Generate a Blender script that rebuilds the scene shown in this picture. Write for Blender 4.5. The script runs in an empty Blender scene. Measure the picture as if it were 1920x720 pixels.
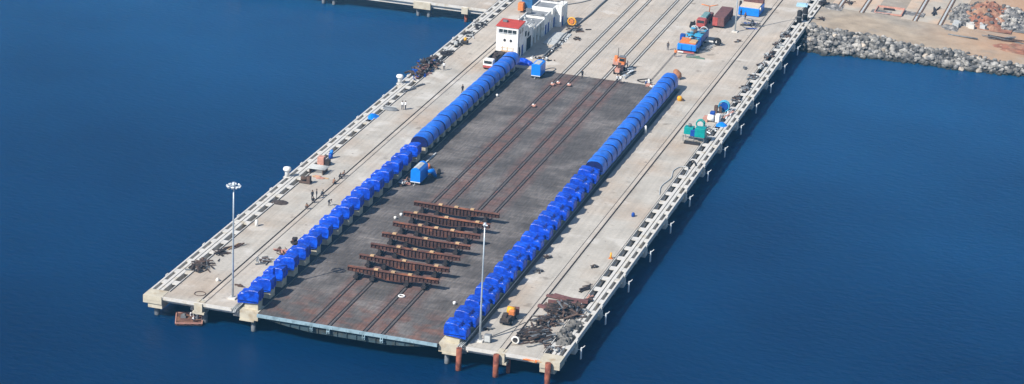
import bpy, math, random
from math import radians, sin, cos, pi, sqrt, atan2
from mathutils import Vector, Matrix, noise

R = random.Random(11)
scene = bpy.context.scene
col = scene.collection

# ------------------------------------------------------------------ camera
CAM = Vector((129.755, -321.782, 146.278))
cr = Vector((0.95567471, 0.29078053, 0.04617925))
cu = Vector((-0.14072913, 0.3133712, 0.93913925))
cf = Vector((-0.25861391, 0.90401614, -0.34040222))
cam_d = bpy.data.cameras.new('camera'); cam = bpy.data.objects.new('camera', cam_d); col.objects.link(cam)
cam_d.sensor_width = 36; cam_d.lens = 4729.6 / 1920 * 36
cam_d.clip_start = 1; cam_d.clip_end = 20000
m = Matrix((cr, cu, -cf)).transposed().to_4x4(); m.translation = CAM
cam.matrix_world = m
scene.camera = cam
scene.render.resolution_x = 1024; scene.render.resolution_y = 384

# ------------------------------------------------------------------ sky, sun, exposure
SUN_EL = 42.0
SH = 58.0                                   # direction shadows fall, degrees from +X
sdir = Vector((-cos(radians(SH)) * cos(radians(SUN_EL)), -sin(radians(SH)) * cos(radians(SUN_EL)), sin(radians(SUN_EL))))
world = bpy.data.worlds.new('World'); scene.world = world; world.use_nodes = True
wn = world.node_tree; bg = wn.nodes['Background']
sky = wn.nodes.new('ShaderNodeTexSky'); sky.sky_type = 'NISHITA'; sky.sun_disc = False
sky.sun_elevation = radians(SUN_EL); sky.sun_rotation = atan2(sdir.x, sdir.y)
sky.air_density = 1.0; sky.dust_density = 0.8; sky.ozone_density = 2.0
wn.links.new(sky.outputs[0], bg.inputs[0]); bg.inputs[1].default_value = 0.085
sd = bpy.data.lights.new('sun', 'SUN'); sd.energy = 4.2; sd.angle = radians(0.5); sd.color = (1.0, 0.955, 0.89)
so = bpy.data.objects.new('sun', sd); col.objects.link(so)
so.rotation_euler = sdir.to_track_quat('Z', 'Y').to_euler(); so.location = (0, 0, 300)
scene.view_settings.view_transform = 'Standard'; scene.view_settings.look = 'None'
scene.view_settings.exposure = 0.62; scene.view_settings.gamma = 1
scene.view_settings.use_curve_mapping = False
try:
    scene.cycles.volume_bounces = 0
    scene.cycles.volume_max_steps = 64
    scene.cycles.max_bounces = 5
except Exception: pass

# ------------------------------------------------------------------ material helpers
def mat(name, c, rough=.8, var=.12, vscale=.6, c2=None, c2scale=.15, c2lo=.5, c2hi=.65, metal=0, bump=0, bscale=4, stretch=(1, 1, 1), rnd=0, spec=.3, fine=0):
    """base colour with world-space noise variation and an optional second colour in patches"""
    mt = bpy.data.materials.new(name); mt.use_nodes = True
    nt = mt.node_tree; N = nt.nodes; L = nt.links; P = N['Principled BSDF']
    P.inputs['Roughness'].default_value = rough; P.inputs['Metallic'].default_value = metal
    P.inputs['Specular IOR Level'].default_value = spec
    geo = N.new('ShaderNodeNewGeometry')
    mp = N.new('ShaderNodeMapping'); mp.inputs['Scale'].default_value = stretch; L.new(geo.outputs['Position'], mp.inputs[0])
    def nz(scale, detail=4):
        n = N.new('ShaderNodeTexNoise'); n.inputs['Scale'].default_value = scale; n.inputs['Detail'].default_value = detail
        L.new(mp.outputs[0], n.inputs['Vector']); return n
    def rng(src, a, b, c_, d):
        r_ = N.new('ShaderNodeMapRange'); r_.inputs[1].default_value = a; r_.inputs[2].default_value = b
        r_.inputs[3].default_value = c_; r_.inputs[4].default_value = d; L.new(src, r_.inputs[0]); return r_
    def mix(f, a, b, mode='MIX'):
        x = N.new('ShaderNodeMix'); x.data_type = 'RGBA'; x.blend_type = mode
        for i, v in ((0, f), (6, a), (7, b)):
            if isinstance(v, (int, float)): x.inputs[i].default_value = v
            elif isinstance(v, tuple): x.inputs[i].default_value = v if len(v) == 4 else (*v, 1)
            else: L.new(v, x.inputs[i])
        return x.outputs[2]
    out = (*c, 1)
    if c2:
        n2 = nz(c2scale, 5); f = rng(n2.outputs[0], c2lo, c2hi, 0, 1)
        out = mix(f.outputs[0], out, (*c2, 1))
    n1 = nz(vscale, 6)
    v = rng(n1.outputs[0], .3, .7, 1 - var, 1 + var)
    out = mix(1.0, out, v.outputs[0], 'MULTIPLY')
    if fine:
        n3 = nz(vscale * 9, 3); v3 = rng(n3.outputs[0], .3, .7, 1 - fine, 1 + fine)
        out = mix(1.0, out, v3.outputs[0], 'MULTIPLY')
    if rnd:
        oi = N.new('ShaderNodeObjectInfo'); v2 = rng(oi.outputs['Random'], 0, 1, 1 - rnd, 1 + rnd)
        out = mix(1.0, out, v2.outputs[0], 'MULTIPLY')
    L.new(out, P.inputs['Base Color'])
    if bump:
        b = N.new('ShaderNodeBump'); b.inputs['Strength'].default_value = bump; b.inputs['Distance'].default_value = .1
        nb = nz(bscale, 4); L.new(nb.outputs[0], b.inputs['Height']); L.new(b.outputs[0], P.inputs['Normal'])
    pass
    return mt, N, L, P, mp, nz, rng, mix, out

def M(*a, **k): return mat(*a, **k)[0]

# ---- concrete paving: stains, slab joints, tyre marks
def concrete(name, c, c2, joints=(4.7, 4.7), jdark=.86):
    mt, N, L, P, mp, nz, rng, mix, out = mat(name, c, .9, .10, .22, c2, .07, .47, .68, bump=.15, bscale=3, fine=.06)
    br = N.new('ShaderNodeTexBrick'); br.offset = 0; br.squash = 1
    br.inputs['Scale'].default_value = 1; br.inputs['Brick Width'].default_value = joints[0]; br.inputs['Row Height'].default_value = joints[1]
    br.inputs['Mortar Size'].default_value = .045; br.inputs['Mortar Smooth'].default_value = .3; br.inputs['Bias'].default_value = -.2
    br.inputs['Color1'].default_value = (1, 1, 1, 1); br.inputs['Color2'].default_value = (.93, .93, .925, 1); br.inputs['Mortar'].default_value = (jdark, jdark, jdark, 1)
    L.new(mp.outputs[0], br.inputs['Vector'])
    o = mix(1.0, out, br.outputs[0], 'MULTIPLY')
    # long faint drag marks along the pier
    mp2 = N.new('ShaderNodeMapping'); mp2.inputs['Scale'].default_value = (1.6, .05, 1); L.new(mp.outputs[0], mp2.inputs[0])
    ns = N.new('ShaderNodeTexNoise'); ns.inputs['Scale'].default_value = 1; ns.inputs['Detail'].default_value = 4; L.new(mp2.outputs[0], ns.inputs['Vector'])
    o = mix(1.0, o, rng(ns.outputs[0], .3, .7, .9, 1.07).outputs[0], 'MULTIPLY')
    # dark oil / dirt blots
    no = nz(.33, 8); f = rng(no.outputs[0], .64, .72, 0, .55)
    o = mix(f.outputs[0], o, (.17, .14, .11, 1))
    np_ = nz(.11, 6); fp = rng(np_.outputs[0], .60, .66, 0, .45); o = mix(fp.outputs[0], o, (.60, .57, .52, 1))
    no2 = nz(1.1, 6); f2 = rng(no2.outputs[0], .655, .72, 0, .65)
    o = mix(f2.outputs[0], o, (.18, .15, .13, 1))
    L.new(o, P.inputs['Base Color'])
    return mt

m_deck = concrete('pier_concrete', (.455, .42, .365), (.42, .34, .265), jdark=.78)
m_yard = concrete('yard_concrete', (.46, .41, .35), (.48, .40, .32), (6, 9.4), .80)
m_beam = M('beam_concrete', (.57, .545, .50), .85, .14, .5, (.40, .35, .27), .5, .55, .7, fine=.06)
m_beamfront = M('front_concrete', (.50, .45, .35), .85, .12, .8, (.38, .30, .20), .6, .52, .7)
m_rusty = M('rust_steel', (.27, .085, .048), .85, .3, 1.5, (.16, .05, .035), .9, .5, .6)
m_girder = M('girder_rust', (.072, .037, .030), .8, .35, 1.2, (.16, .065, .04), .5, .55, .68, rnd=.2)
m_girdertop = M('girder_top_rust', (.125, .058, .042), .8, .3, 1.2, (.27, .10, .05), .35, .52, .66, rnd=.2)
m_wood = M('keel_timber', (.50, .33, .18), .8, .15, 2, rnd=.15)
m_steeldark = M('dark_steel', (.035, .03, .03), .6, .3, 2)
m_groove = M('groove_black', (.018, .016, .016), .9, .2, 1)
m_railhead = M('rail_steel', (.09, .075, .07), .45, .2, 1.4, metal=.3)
m_infill = M('rail_infill', (.105, .095, .092), .8, .2, .8, (.15, .075, .06), .4, .55, .66)
m_infilly = M('yard_rail_infill', (.43, .42, .39), .8, .15, .8)
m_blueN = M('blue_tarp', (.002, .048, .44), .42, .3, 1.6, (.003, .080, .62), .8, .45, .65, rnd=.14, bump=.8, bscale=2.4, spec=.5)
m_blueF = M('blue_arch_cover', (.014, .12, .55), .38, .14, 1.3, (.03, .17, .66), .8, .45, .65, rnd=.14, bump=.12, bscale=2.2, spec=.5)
m_strap = M('navy_strap', (.002, .010, .09), .7, .2, 2)
m_ped = M('pedestal_concrete', (.50, .45, .34), .85, .14, 1.1, (.34, .28, .20), .8, .55, .7, rnd=.06)
m_white = M('white_paint', (.80, .79, .75), .7, .06, 1.2, (.62, .58, .50), .8, .54, .68)
m_whitesteel = M('white_steel', (.72, .75, .76), .5, .06, 2)
m_galv = M('galvanised_steel', (.50, .56, .60), .4, .1, 3, metal=.4)
m_redroof = M('red_roof', (.52, .075, .055), .7, .12, 1.5)
m_roofgrey = M('roof_grey', (.24, .25, .26), .85, .2, .6)
m_glass = M('dark_glass', (.02, .03, .035), .12, .1, 2, spec=.6)
m_dark = M('dark_opening', (.03, .03, .035), .9, .1, 2)
m_bluep = M('bright_blue_paint', (.006, .20, .72), .35, .1, 1.5, spec=.5)
m_bluedk = M('mid_blue_paint', (.008, .06, .30), .4, .2, 1.5)
m_cyan = M('cyan_paint', (.05, .33, .52), .4, .15, 1.5)
m_teal = M('teal_paint', (.0, .26, .25), .4, .15, 1.4)
m_orange = M('orange_paint', (.62, .20, .06), .5, .2, 2)
m_yellow = M('yellow_paint', (.75, .36, .03), .45, .15, 2)
m_red = M('red_paint', (.38, .08, .07), .45, .2, 2)
m_maroon = M('maroon_paint', (.15, .07, .065), .7, .25, 1.5)
m_brown = M('brown_scrap', (.10, .065, .05), .85, .4, 1.6)
m_scrap = M('charred_scrap', (.062, .048, .042), .85, .45, 2)
m_gapshade = M('gap_shade_dark', (.055, .055, .06), .9, .3, 1.5)
m_tyre = M('rubber', (.02, .02, .022), .8, .2, 3)
m_grey = M('grey_metal', (.16, .17, .18), .6, .25, 2)
m_palegrey = M('pale_grey', (.45, .46, .45), .7, .15, 2)
m_pink = M('pinkish_brown_paint', (.50, .26, .20), .7, .2, 2)
m_skin = M('skin', (.20, .10, .06), .6, .05, 3)
m_hair = M('hair', (.012, .01, .01), .6, .1, 3)
m_cshirt = {'white': M('white_cloth', (.72, .72, .70), .9, .08, 5), 'dark': M('dark_cloth', (.04, .045, .055), .9, .1, 5),
            'blue': M('blue_cloth', (.04, .09, .32), .9, .1, 5), 'orange': M('orange_cloth', (.75, .2, .05), .9, .1, 5),
            'brown': M('brown_cloth', (.25, .14, .09), .9, .1, 5)}
m_trou = M('dark_trousers', (.03, .03, .045), .9, .1, 5)
m_platblue = M('pale_blue_steel', (.26, .37, .42), .6, .12, 1.2, (.15, .22, .25), .7, .5, .7)
m_platgird = M('platform_girder_steel', (.045, .075, .09), .6, .25, 1.0, (.05, .055, .05), .6, .5, .65)
def rockmat(name, c, c2, rnd=0):
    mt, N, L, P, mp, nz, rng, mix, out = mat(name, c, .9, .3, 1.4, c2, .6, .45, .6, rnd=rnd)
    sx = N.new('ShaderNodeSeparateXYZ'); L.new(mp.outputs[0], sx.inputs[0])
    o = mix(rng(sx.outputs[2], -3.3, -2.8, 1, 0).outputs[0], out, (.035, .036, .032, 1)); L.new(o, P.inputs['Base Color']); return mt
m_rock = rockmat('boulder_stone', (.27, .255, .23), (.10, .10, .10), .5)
m_rockt = M('boulder_tan', (.42, .36, .29), .9, .2, 1.2, rnd=.25)
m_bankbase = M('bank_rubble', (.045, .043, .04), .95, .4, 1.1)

# ---- sand
def make_sand():
    mt, N, L, P, mp, nz, rng, mix, out = mat('sand_and_gravel', (.37, .295, .215), .95, .2, .3, (.33, .285, .23), .06, .45, .62, bump=.3, bscale=2, fine=.08)
    sx = N.new('ShaderNodeSeparateXYZ'); L.new(mp.outputs[0], sx.inputs[0])
    n = nz(.045, 5)
    fx = rng(sx.outputs[0], 66, 100, 0, 1)
    ad = N.new('ShaderNodeMath'); ad.operation = 'MULTIPLY'; L.new(fx.outputs[0], ad.inputs[0]); L.new(rng(n.outputs[0], .35, .55, 0, 1).outputs[0], ad.inputs[1])
    o = mix(ad.outputs[0], out, (.50, .27, .14, 1))
    n2 = nz(.12, 7); o = mix(rng(n2.outputs[0], .6, .68, 0, .6).outputs[0], o, (.26, .22, .18, 1))
    L.new(o, P.inputs['Base Color']); return mt
m_sand = make_sand()

# ---- timber platform surface
def make_platform_mat():
    mt, N, L, P, mp, nz, rng, mix, out = mat('platform_decking', (.098, .088, .082), .85, .24, .16, (.150, .135, .125), .08, .45, .6, bump=.2, bscale=3)
    sx = N.new('ShaderNodeSeparateXYZ'); L.new(mp.outputs[0], sx.inputs[0])
    # red-brown rust and mud between the tracks and near the seaward end
    def band(c_, w, soft):
        s = N.new('ShaderNodeMath'); s.operation = 'SUBTRACT'; L.new(sx.outputs[0], s.inputs[0]); s.inputs[1].default_value = c_
        a_ = N.new('ShaderNodeMath'); a_.operation = 'ABSOLUTE'; L.new(s.outputs[0], a_.inputs[0])
        return rng(a_.outputs[0], w, w + soft, 1, 0).outputs[0]
    def mul(a_, b_):
        s = N.new('ShaderNodeMath'); s.operation = 'MULTIPLY'; L.new(a_, s.inputs[0]); L.new(b_, s.inputs[1]); return s.outputs[0]
    pat = rng(nz(.22, 7).outputs[0], .36, .56, 0.1, .8).outputs[0]
    o = mix(mul(band(9.3, 1.4, 1.6), pat), out, (.155, .085, .070, 1))
    o = mix(mul(band(17.6, 1.6, 1.8), pat), o, (.150, .085, .072, 1))
    fy = rng(sx.outputs[1], 4, 14, 1, 0).outputs[0]
    pat2 = rng(nz(.35, 7).outputs[0], .46, .62, 0, .75).outputs[0]
    o = mix(mul(fy, pat2), o, (.17, .085, .062, 1))
    # streaks along the boards
    for sc, am in (((3.2, .35, 1), .26), ((.35, 1.3, 1), .20)):
        mp2 = N.new('ShaderNodeMapping'); mp2.inputs['Scale'].default_value = sc; L.new(mp.outputs[0], mp2.inputs[0])
        ns = N.new('ShaderNodeTexNoise'); ns.inputs['Scale'].default_value = 1; ns.inputs['Detail'].default_value = 6; L.new(mp2.outputs[0], ns.inputs['Vector'])
        o = mix(1.0, o, rng(ns.outputs[0], .3, .7, 1 - am, 1 + am).outputs[0], 'MULTIPLY')
    br = N.new('ShaderNodeTexBrick'); br.offset = 0
    br.inputs['Scale'].default_value = 1; br.inputs['Brick Width'].default_value = 40; br.inputs['Row Height'].default_value = 12.1
    br.inputs['Mortar Size'].default_value = .05; br.inputs['Mortar Smooth'].default_value = .3
    br.inputs['Color1'].default_value = (1, 1, 1, 1); br.inputs['Color2'].default_value = (.93, .93, .93, 1); br.inputs['Mortar'].default_value = (1.6, 1.5, 1.4, 1)
    mp3 = N.new('ShaderNodeMapping'); mp3.inputs['Location'].default_value = (10, 0, 0); L.new(mp.outputs[0], mp3.inputs[0]); L.new(mp3.outputs[0], br.inputs['Vector'])
    o = mix(1.0, o, br.outputs[0], 'MULTIPLY')
    wv = nz(5.5, 3); o = mix(1.0, o, rng(wv.outputs[0], .3, .7, .9, 1.12).outputs[0], 'MULTIPLY')
    L.new(o, P.inputs['Base Color']); return mt
m_plat = make_platform_mat()

# ---- sea
def make_water():
    mt = bpy.data.materials.new('sea_water'); mt.use_nodes = True
    N = mt.node_tree.nodes; L = mt.node_tree.links; P = N['Principled BSDF']
    P.inputs['Roughness'].default_value = .25; P.inputs['IOR'].default_value = 1.33; P.inputs['Specular IOR Level'].default_value = .07
    P.inputs['Subsurface Weight'].default_value = 1; P.inputs['Subsurface Radius'].default_value = (.3, 1.2, 2.2); P.inputs['Subsurface Scale'].default_value = 3.0
    geo = N.new('ShaderNodeNewGeometry')
    n = N.new('ShaderNodeTexNoise'); n.inputs['Scale'].default_value = .02; n.inputs['Detail'].default_value = 5; L.new(geo.outputs['Position'], n.inputs['Vector'])
    r_ = N.new('ShaderNodeValToRGB'); L.new(n.outputs[0], r_.inputs[0])
    r_.color_ramp.elements[0].position = .3; r_.color_ramp.elements[0].color = (.0006, .018, .070, 1)
    r_.color_ramp.elements[1].position = .7; r_.color_ramp.elements[1].color = (.0014, .030, .102, 1)
    # paler towards land: shallower water, plus haze and sky reflection put into the colour
    sx = N.new('ShaderNodeSeparateXYZ'); L.new(geo.outputs['Position'], sx.inputs[0])
    mr = N.new('ShaderNodeMapRange'); L.new(sx.outputs[1], mr.inputs[0]); mr.inputs[1].default_value = -90; mr.inputs[2].default_value = 190
    dr = N.new('ShaderNodeValToRGB'); L.new(mr.outputs[0], dr.inputs[0])
    dr.color_ramp.elements[0].color = (.0003, .40, .50, 1); dr.color_ramp.elements[1].color = (3.0, 2.1, 1.65, 1)
    dr.color_ramp.elements[0].position = 0; dr.color_ramp.elements[1].position = 1
    e_ = dr.color_ramp.elements.new(.5); e_.color = (.8, 1.05, 1.0, 1)
    mx = N.new('ShaderNodeMix'); mx.data_type = 'RGBA'; mx.blend_type = 'MULTIPLY'; mx.inputs[0].default_value = 1
    L.new(r_.outputs[0], mx.inputs[6]); L.new(dr.outputs[0], mx.inputs[7]); L.new(mx.outputs[2], P.inputs['Base Color'])
    b1 = N.new('ShaderNodeTexNoise'); b1.inputs['Scale'].default_value = .55; b1.inputs['Detail'].default_value = 6; b1.inputs['Roughness'].default_value = .6
    mp = N.new('ShaderNodeMapping'); mp.inputs['Rotation'].default_value = (0, 0, .5); mp.inputs['Scale'].default_value = (1, 1.8, 1)
    L.new(geo.outputs['Position'], mp.inputs[0]); L.new(mp.outputs[0], b1.inputs['Vector'])
    bp = N.new('ShaderNodeBump'); bp.inputs['Strength'].default_value = .45; bp.inputs['Distance'].default_value = .3
    L.new(b1.outputs[0], bp.inputs['Height']); L.new(bp.outputs[0], P.inputs['Normal'])
    return mt
m_water = make_water()

# ------------------------------------------------------------------ geometry helpers
class MB:
    def __init__(s): s.v = []; s.f = []; s.mi = []; s.sm = []
    def add(s, vs, fs, mi=0, smooth=False):
        b = len(s.v); s.v += [tuple(v) for v in vs]
        for f in fs: s.f.append(tuple(i + b for i in f)); s.mi.append(mi); s.sm.append(smooth)
    def box(s, x0, x1, y0, y1, z0, z1, mi=0):
        if x0 > x1: x0, x1 = x1, x0
        if y0 > y1: y0, y1 = y1, y0
        s.add([(x0, y0, z0), (x1, y0, z0), (x1, y1, z0), (x0, y1, z0), (x0, y0, z1), (x1, y0, z1), (x1, y1, z1), (x0, y1, z1)],
              [(0, 3, 2, 1), (4, 5, 6, 7), (0, 1, 5, 4), (1, 2, 6, 5), (2, 3, 7, 6), (3, 0, 4, 7)], mi); return s
    def obox(s, c, sz, rot=(0, 0, 0), mi=0):
        from mathutils import Euler
        m_ = Euler(rot).to_matrix(); c = Vector(c); hx, hy, hz = sz[0] / 2, sz[1] / 2, sz[2] / 2
        vs = [c + m_ @ Vector((a * hx, b * hy, d * hz)) for d in (-1, 1) for a, b in ((-1, -1), (1, -1), (1, 1), (-1, 1))]
        s.add(vs, [(0, 3, 2, 1), (4, 5, 6, 7), (0, 1, 5, 4), (1, 2, 6, 5), (2, 3, 7, 6), (3, 0, 4, 7)], mi); return s
    def bbox(s, x0, x1, y0, y1, z0, z1, b=.06, mi=0):
        """box with chamfered vertical corners and top edge"""
        ring = lambda x0, x1, y0, y1, c, z: [(x0 + c, y0, z), (x1 - c, y0, z), (x1, y0 + c, z), (x1, y1 - c, z), (x1 - c, y1, z), (x0 + c, y1, z), (x0, y1 - c, z), (x0, y0 + c, z)]
        vs = ring(x0, x1, y0, y1, b, z0) + ring(x0, x1, y0, y1, b, z1 - b) + ring(x0 + b, x1 - b, y0 + b, y1 - b, b, z1)
        fs = [tuple(reversed(range(8))), tuple(range(16, 24))]
        for k in (0, 8):
            for i in range(8): j = (i + 1) % 8; fs.append((k + i, k + j, k + 8 + j, k + 8 + i))
        s.add(vs, fs, mi); return s
    def tube(s, pts, rad, n=8, mi=0, cap=True, smooth=True):
        pts = [Vector(p) for p in pts]; k = len(pts); rad = rad if isinstance(rad, (list, tuple)) else [rad] * k
        vs = []; prev = None
        for i, p in enumerate(pts):
            d = (pts[min(i + 1, k - 1)] - pts[max(i - 1, 0)]).normalized()
            up = Vector((0, 0, 1)) if abs(d.z) < .95 else Vector((1, 0, 0))
            a = d.cross(up).normalized(); b = a.cross(d).normalized()
            for j in range(n):
                t = 2 * pi * j / n; vs.append(p + (a * cos(t) + b * sin(t)) * rad[i])
        fs = [(i * n + j, i * n + (j + 1) % n, (i + 1) * n + (j + 1) % n, (i + 1) * n + j) for i in range(k - 1) for j in range(n)]
        s.add(vs, fs, mi, smooth)
        if cap: s.add(vs[:n], [tuple(range(n))], mi); s.add(vs[-n:], [tuple(reversed(range(n)))], mi)
        return s
    def prism(s, prof, y0, y1, mi=0, ax='y'):
        """profile in (x,z) run along y (or (y,z) run along x)"""
        n = len(prof)
        f = (lambda a, b, t: (a, t, b)) if ax == 'y' else (lambda a, b, t: (t, a, b))
        vs = [f(a, b, y0) for a, b in prof] + [f(a, b, y1) for a, b in prof]
        s.add(vs, [tuple(range(n)), tuple(reversed(range(n, 2 * n)))] + [(i, i + n, (i + 1) % n + n, (i + 1) % n) for i in range(n)], mi); return s
    def loft(s, rings, mi=0, smooth=True, closed=True, caps=True):
        n = len(rings[0]); vs = [p for r_ in rings for p in r_]; fs = []
        for i in range(len(rings) - 1):
            for j in range(n if closed else n - 1):
                fs.append((i * n + j, i * n + (j + 1) % n, (i + 1) * n + (j + 1) % n, (i + 1) * n + j))
        s.add(vs, fs, mi, smooth)
        if caps: s.add(rings[0], [tuple(range(n))], mi); s.add(rings[-1], [tuple(reversed(range(n)))], mi)
        return s
    def torus(s, c, R_, r_, axis='z', n=16, k=6, mi=0):
        vs = []
        for i in range(n):
            for j in range(k):
                a = 2 * pi * i / n; b = 2 * pi * j / k; x = (R_ + r_ * cos(b)) * cos(a); y = (R_ + r_ * cos(b)) * sin(a); z = r_ * sin(b)
                v = {'z': (x, y, z), 'x': (z, x, y), 'y': (x, z, y)}[axis]; vs.append((v[0] + c[0], v[1] + c[1], v[2] + c[2]))
        s.add(vs, [(i * k + j, ((i + 1) % n) * k + j, ((i + 1) % n) * k + (j + 1) % k, i * k + (j + 1) % k) for i in range(n) for j in range(k)], mi, True); return s
    def build(s, name, mats, parent=None, loc=(0, 0, 0), rz=0):
        me = bpy.data.meshes.new(name); me.from_pydata(s.v, [], s.f)
        for mm in (mats if isinstance(mats, (list, tuple)) else [mats]): me.materials.append(mm)
        me.polygons.foreach_set('material_index', s.mi); me.polygons.foreach_set('use_smooth', s.sm); 
        import bmesh
        bm = bmesh.new(); bm.from_mesh(me); bmesh.ops.remove_doubles(bm, verts=bm.verts, dist=1e-5) if len(s.v) < 60000 else None
        bmesh.ops.recalc_face_normals(bm, faces=bm.faces); bm.to_mesh(me); bm.free()
        o = bpy.data.objects.new(name, me); col.objects.link(o); o.location = loc; o.rotation_euler = (0, 0, rz)
        if parent: o.parent = parent
        return o

def tag(o, label=None, cat=None, group=None, kind=None):
    if label: o['label'] = label
    if cat: o['category'] = cat
    if group: o['group'] = group
    if kind: o['kind'] = kind
    return o
def thing(name, loc, label, cat, group=None, rz=0):
    o = bpy.data.objects.new(name, None); col.objects.link(o); o.location = loc; o.rotation_euler = (0, 0, rz); o.empty_display_size = .5
    return tag(o, label, cat, group)
def copy_tree(o, parent=None):
    c = o.copy(); col.objects.link(c)
    if parent: c.parent = parent
    for ch in list(o.children): copy_tree(ch, c)
    return c
ORD = ['first', 'second', 'third', 'fourth', 'fifth', 'sixth', 'seventh', 'eighth', 'ninth', 'tenth', 'eleventh', 'twelfth', 'thirteenth', 'fourteenth', 'fifteenth', 'sixteenth', 'seventeenth', 'eighteenth', 'nineteenth', 'twentieth']
def at(px, py, z=0):
    """ground point (surveyed from the photograph) at height z"""
    d = cr * ((px - 960) / 4729.6) - cu * ((py - 360) / 4729.6) + cf
    t = (z - CAM.z) / d.z; p = CAM + d * t
    return Vector((p.x, p.y, z))

WZ = -3.5
# ------------------------------------------------------------------ sea and land
def sheet(name, pts, z, m_, kind='structure'):
    mb = MB(); mb.add([(x, y, z) for x, y in pts], [tuple(range(len(pts)))]); return tag(mb.build(name, m_), kind=kind)
sheet('sea', [(-4000, -4000), (4000, -4000), (4000, 6000), (-4000, 6000)], WZ, m_water)
def lz(x): return -min(max((x - 46) / 47, 0), 1.15) * 2.0
def toe(x): return 185 + 2 * (x - 46) / 47 + .5 * sin(x * .21) + .3 * sin(x * .7)
def crest(x): return 192.6 - 3.6 * min((x - 46) / 47, 1.3) + .35 * sin(x * .33 + 1)
mb = MB(); xs = [46.3] + [50 + 4 * i for i in range(30)] + [180, 220, 400, 1200, 4000]
rows = []
for x in xs:
    xx = min(x, 160); row = [(x, crest(xx), lz(x))]
    for yy in (200, 212, 235, 300, 600, 6000): row.append((x, yy, lz(x)))
    rows.append(row)
n = 7; vs = [p for r_ in rows for p in r_]
mb.add(vs, [(i * n + j, (i + 1) * n + j, (i + 1) * n + j + 1, i * n + j + 1) for i in range(len(xs) - 1) for j in range(n - 1)])
mb.add([(-4000, 320, -.3), (46.3, 320, -.3), (46.3, 6000, -.3), (-4000, 6000, -.3)], [(0, 1, 2, 3)])
tag(mb.build('land', m_sand), kind='structure')
# bank slope under the boulders
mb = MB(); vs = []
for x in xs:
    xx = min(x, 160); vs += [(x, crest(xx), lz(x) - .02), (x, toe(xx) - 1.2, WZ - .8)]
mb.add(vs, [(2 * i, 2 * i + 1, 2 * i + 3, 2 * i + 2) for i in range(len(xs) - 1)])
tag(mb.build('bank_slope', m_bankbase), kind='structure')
# yard paving behind the lift
mb = MB(); mb.box(-16.2, 43.0, 136.2, 340, -.6, 0)
tag(mb.build('yard_pavement', m_yard), kind='structure')

# ------------------------------------------------------------------ the two pier arms
def pier(label, sgn):
    """sgn=+1: right arm, outer edge at x=46; -1: left arm mirrored about x=13.375"""
    X = (lambda x: x) if sgn > 0 else (lambda x: 26.75 - x)
    r = thing('pier', (X(40), 0.6, 0), label, 'pier')
    ox, oy = X(40), .6
    def bx(mb, a, b, y0, y1, z0, z1): return mb.box(X(a) - ox, X(b) - ox, y0 - oy, y1 - oy, z0, z1)
    inner = 31.75
    d = MB(); bx(d, inner, 43.0, .7, 136.2, -.42, 0); d.build('deck', m_deck, r)
    d = MB(); bx(d, inner, 43.2, 1.0, 136.2, -.9, -.42)
    for y in range(4, 136, 7): bx(d, inner + .2, 43.2, y, y + .9, -1.5, -.9)
    d.build('underframe', m_beam, r)
    g = MB(); YE = 330
    bx(g, 45.70, 46.0, 3.0, YE, -.8, .04); bx(g, 44.0, 44.50, 3.0, YE, -1.0, .03); bx(g, 44.66, 45.12, 3.0, YE, -1.0, .03)
    y = 6.2
    while y < YE: bx(g, 43.003, 43.997, y, y + 1.25, -.2, -.01); bx(g, 45.123, 45.697, y - .1, y + 1.15, -.2, -.01); y += 4.7
    g.build('edge_grid', m_beam, r)
    t_ = MB(); bx(t_, 43.01, 43.99, 3.0, YE, -1.3, -1.1); bx(t_, 45.13, 45.69, 3.0, YE, -1.3, -1.1); bx(t_, 44.501, 44.659, 3.0, YE, -.5, -.2); t_.build('opening_shade', m_groove, r)  # added dark sheets below the grid, standing in for shade in its openings
    l_ = MB(); bx(l_, 42.86, 42.99, 3.0, 300, .004, .10); l_.build('kerb', m_beam, r)
    l_ = MB(); bx(l_, 42.70, 42.85, 3.0, 300, .004, .012); l_.build('drain_slot', m_groove, r)
    c = MB(); bx(c, 43.003, 46.02, .3, 2.996, -1.15, .05); bx(c, 43.003, 45.3, .5, 2.9, -1.9, -1.15); bx(c, 43.3, 45.9, .28, .298, -.7, -.45); c.build('corner_block', m_beamfront, r)
    e = MB(); bx(e, inner, 43.0, .5, .69, -.42, .07); e.build('front_kerb', m_beam, r)
    c = MB(); bx(c, 36.4, 37.7, .28, 2.2, -1.35, .03); bx(c, 36.1, 38.0, .32, 2.1, -1.7, -1.35); c.build('beam_end', m_beamfront, r)
    # corbels with fender brackets
    y = 9.2
    while y < 186 if sgn > 0 else y < 172:
        k = MB(); bx(k, 45.2, 46.14, y - .75, y + .75, -1.9, -.81); bx(k, 46.003, 46.2, y - .4, y + .4, -.4, .09)
        k.build('corbel', m_beam, r)
        f = MB()
        x0 = X(46.85) - ox
        f.obox((x0, y - oy, -1.85), (.16, .4, 1.8)); f.obox((x0 + .25 * sgn, y - oy + .1, -.85), (.7, .09, .09), (0, -.85 * sgn, 0))
        f.obox((X(46.45) - ox, y - oy, -1.3), (.62, .06, .06))
        if sgn > 0: f.build('fender_bracket', m_whitesteel, r)
        y += 14.1
    # piles
    k = 0
    for y in [1.9] + [9.2 + 14.1 * i for i in range(13)]:
        for x in (44.3, 36.9, 33.2) if y > 3 else (44.4, 36.6, 37.9):
            yy = -.15 if (y < 3 and sgn > 0 and x != 37.9) else y; zt = -.02 if yy < 0 else -.9
            if y > 136 and x < 40: continue
            p = MB(); p.tube([(X(x) - ox, yy - oy, WZ - 1.5), (X(x) - ox, yy - oy, zt)], .43 if x != 37.9 else .3, 12)
            p.build('pile', m_rusty if (y < 3 and sgn > 0) else m_grey, r)
    return r
pier_R = pier('long concrete pier arm on the right, scrap heaps and rusty piles at its sea end', 1)
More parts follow.
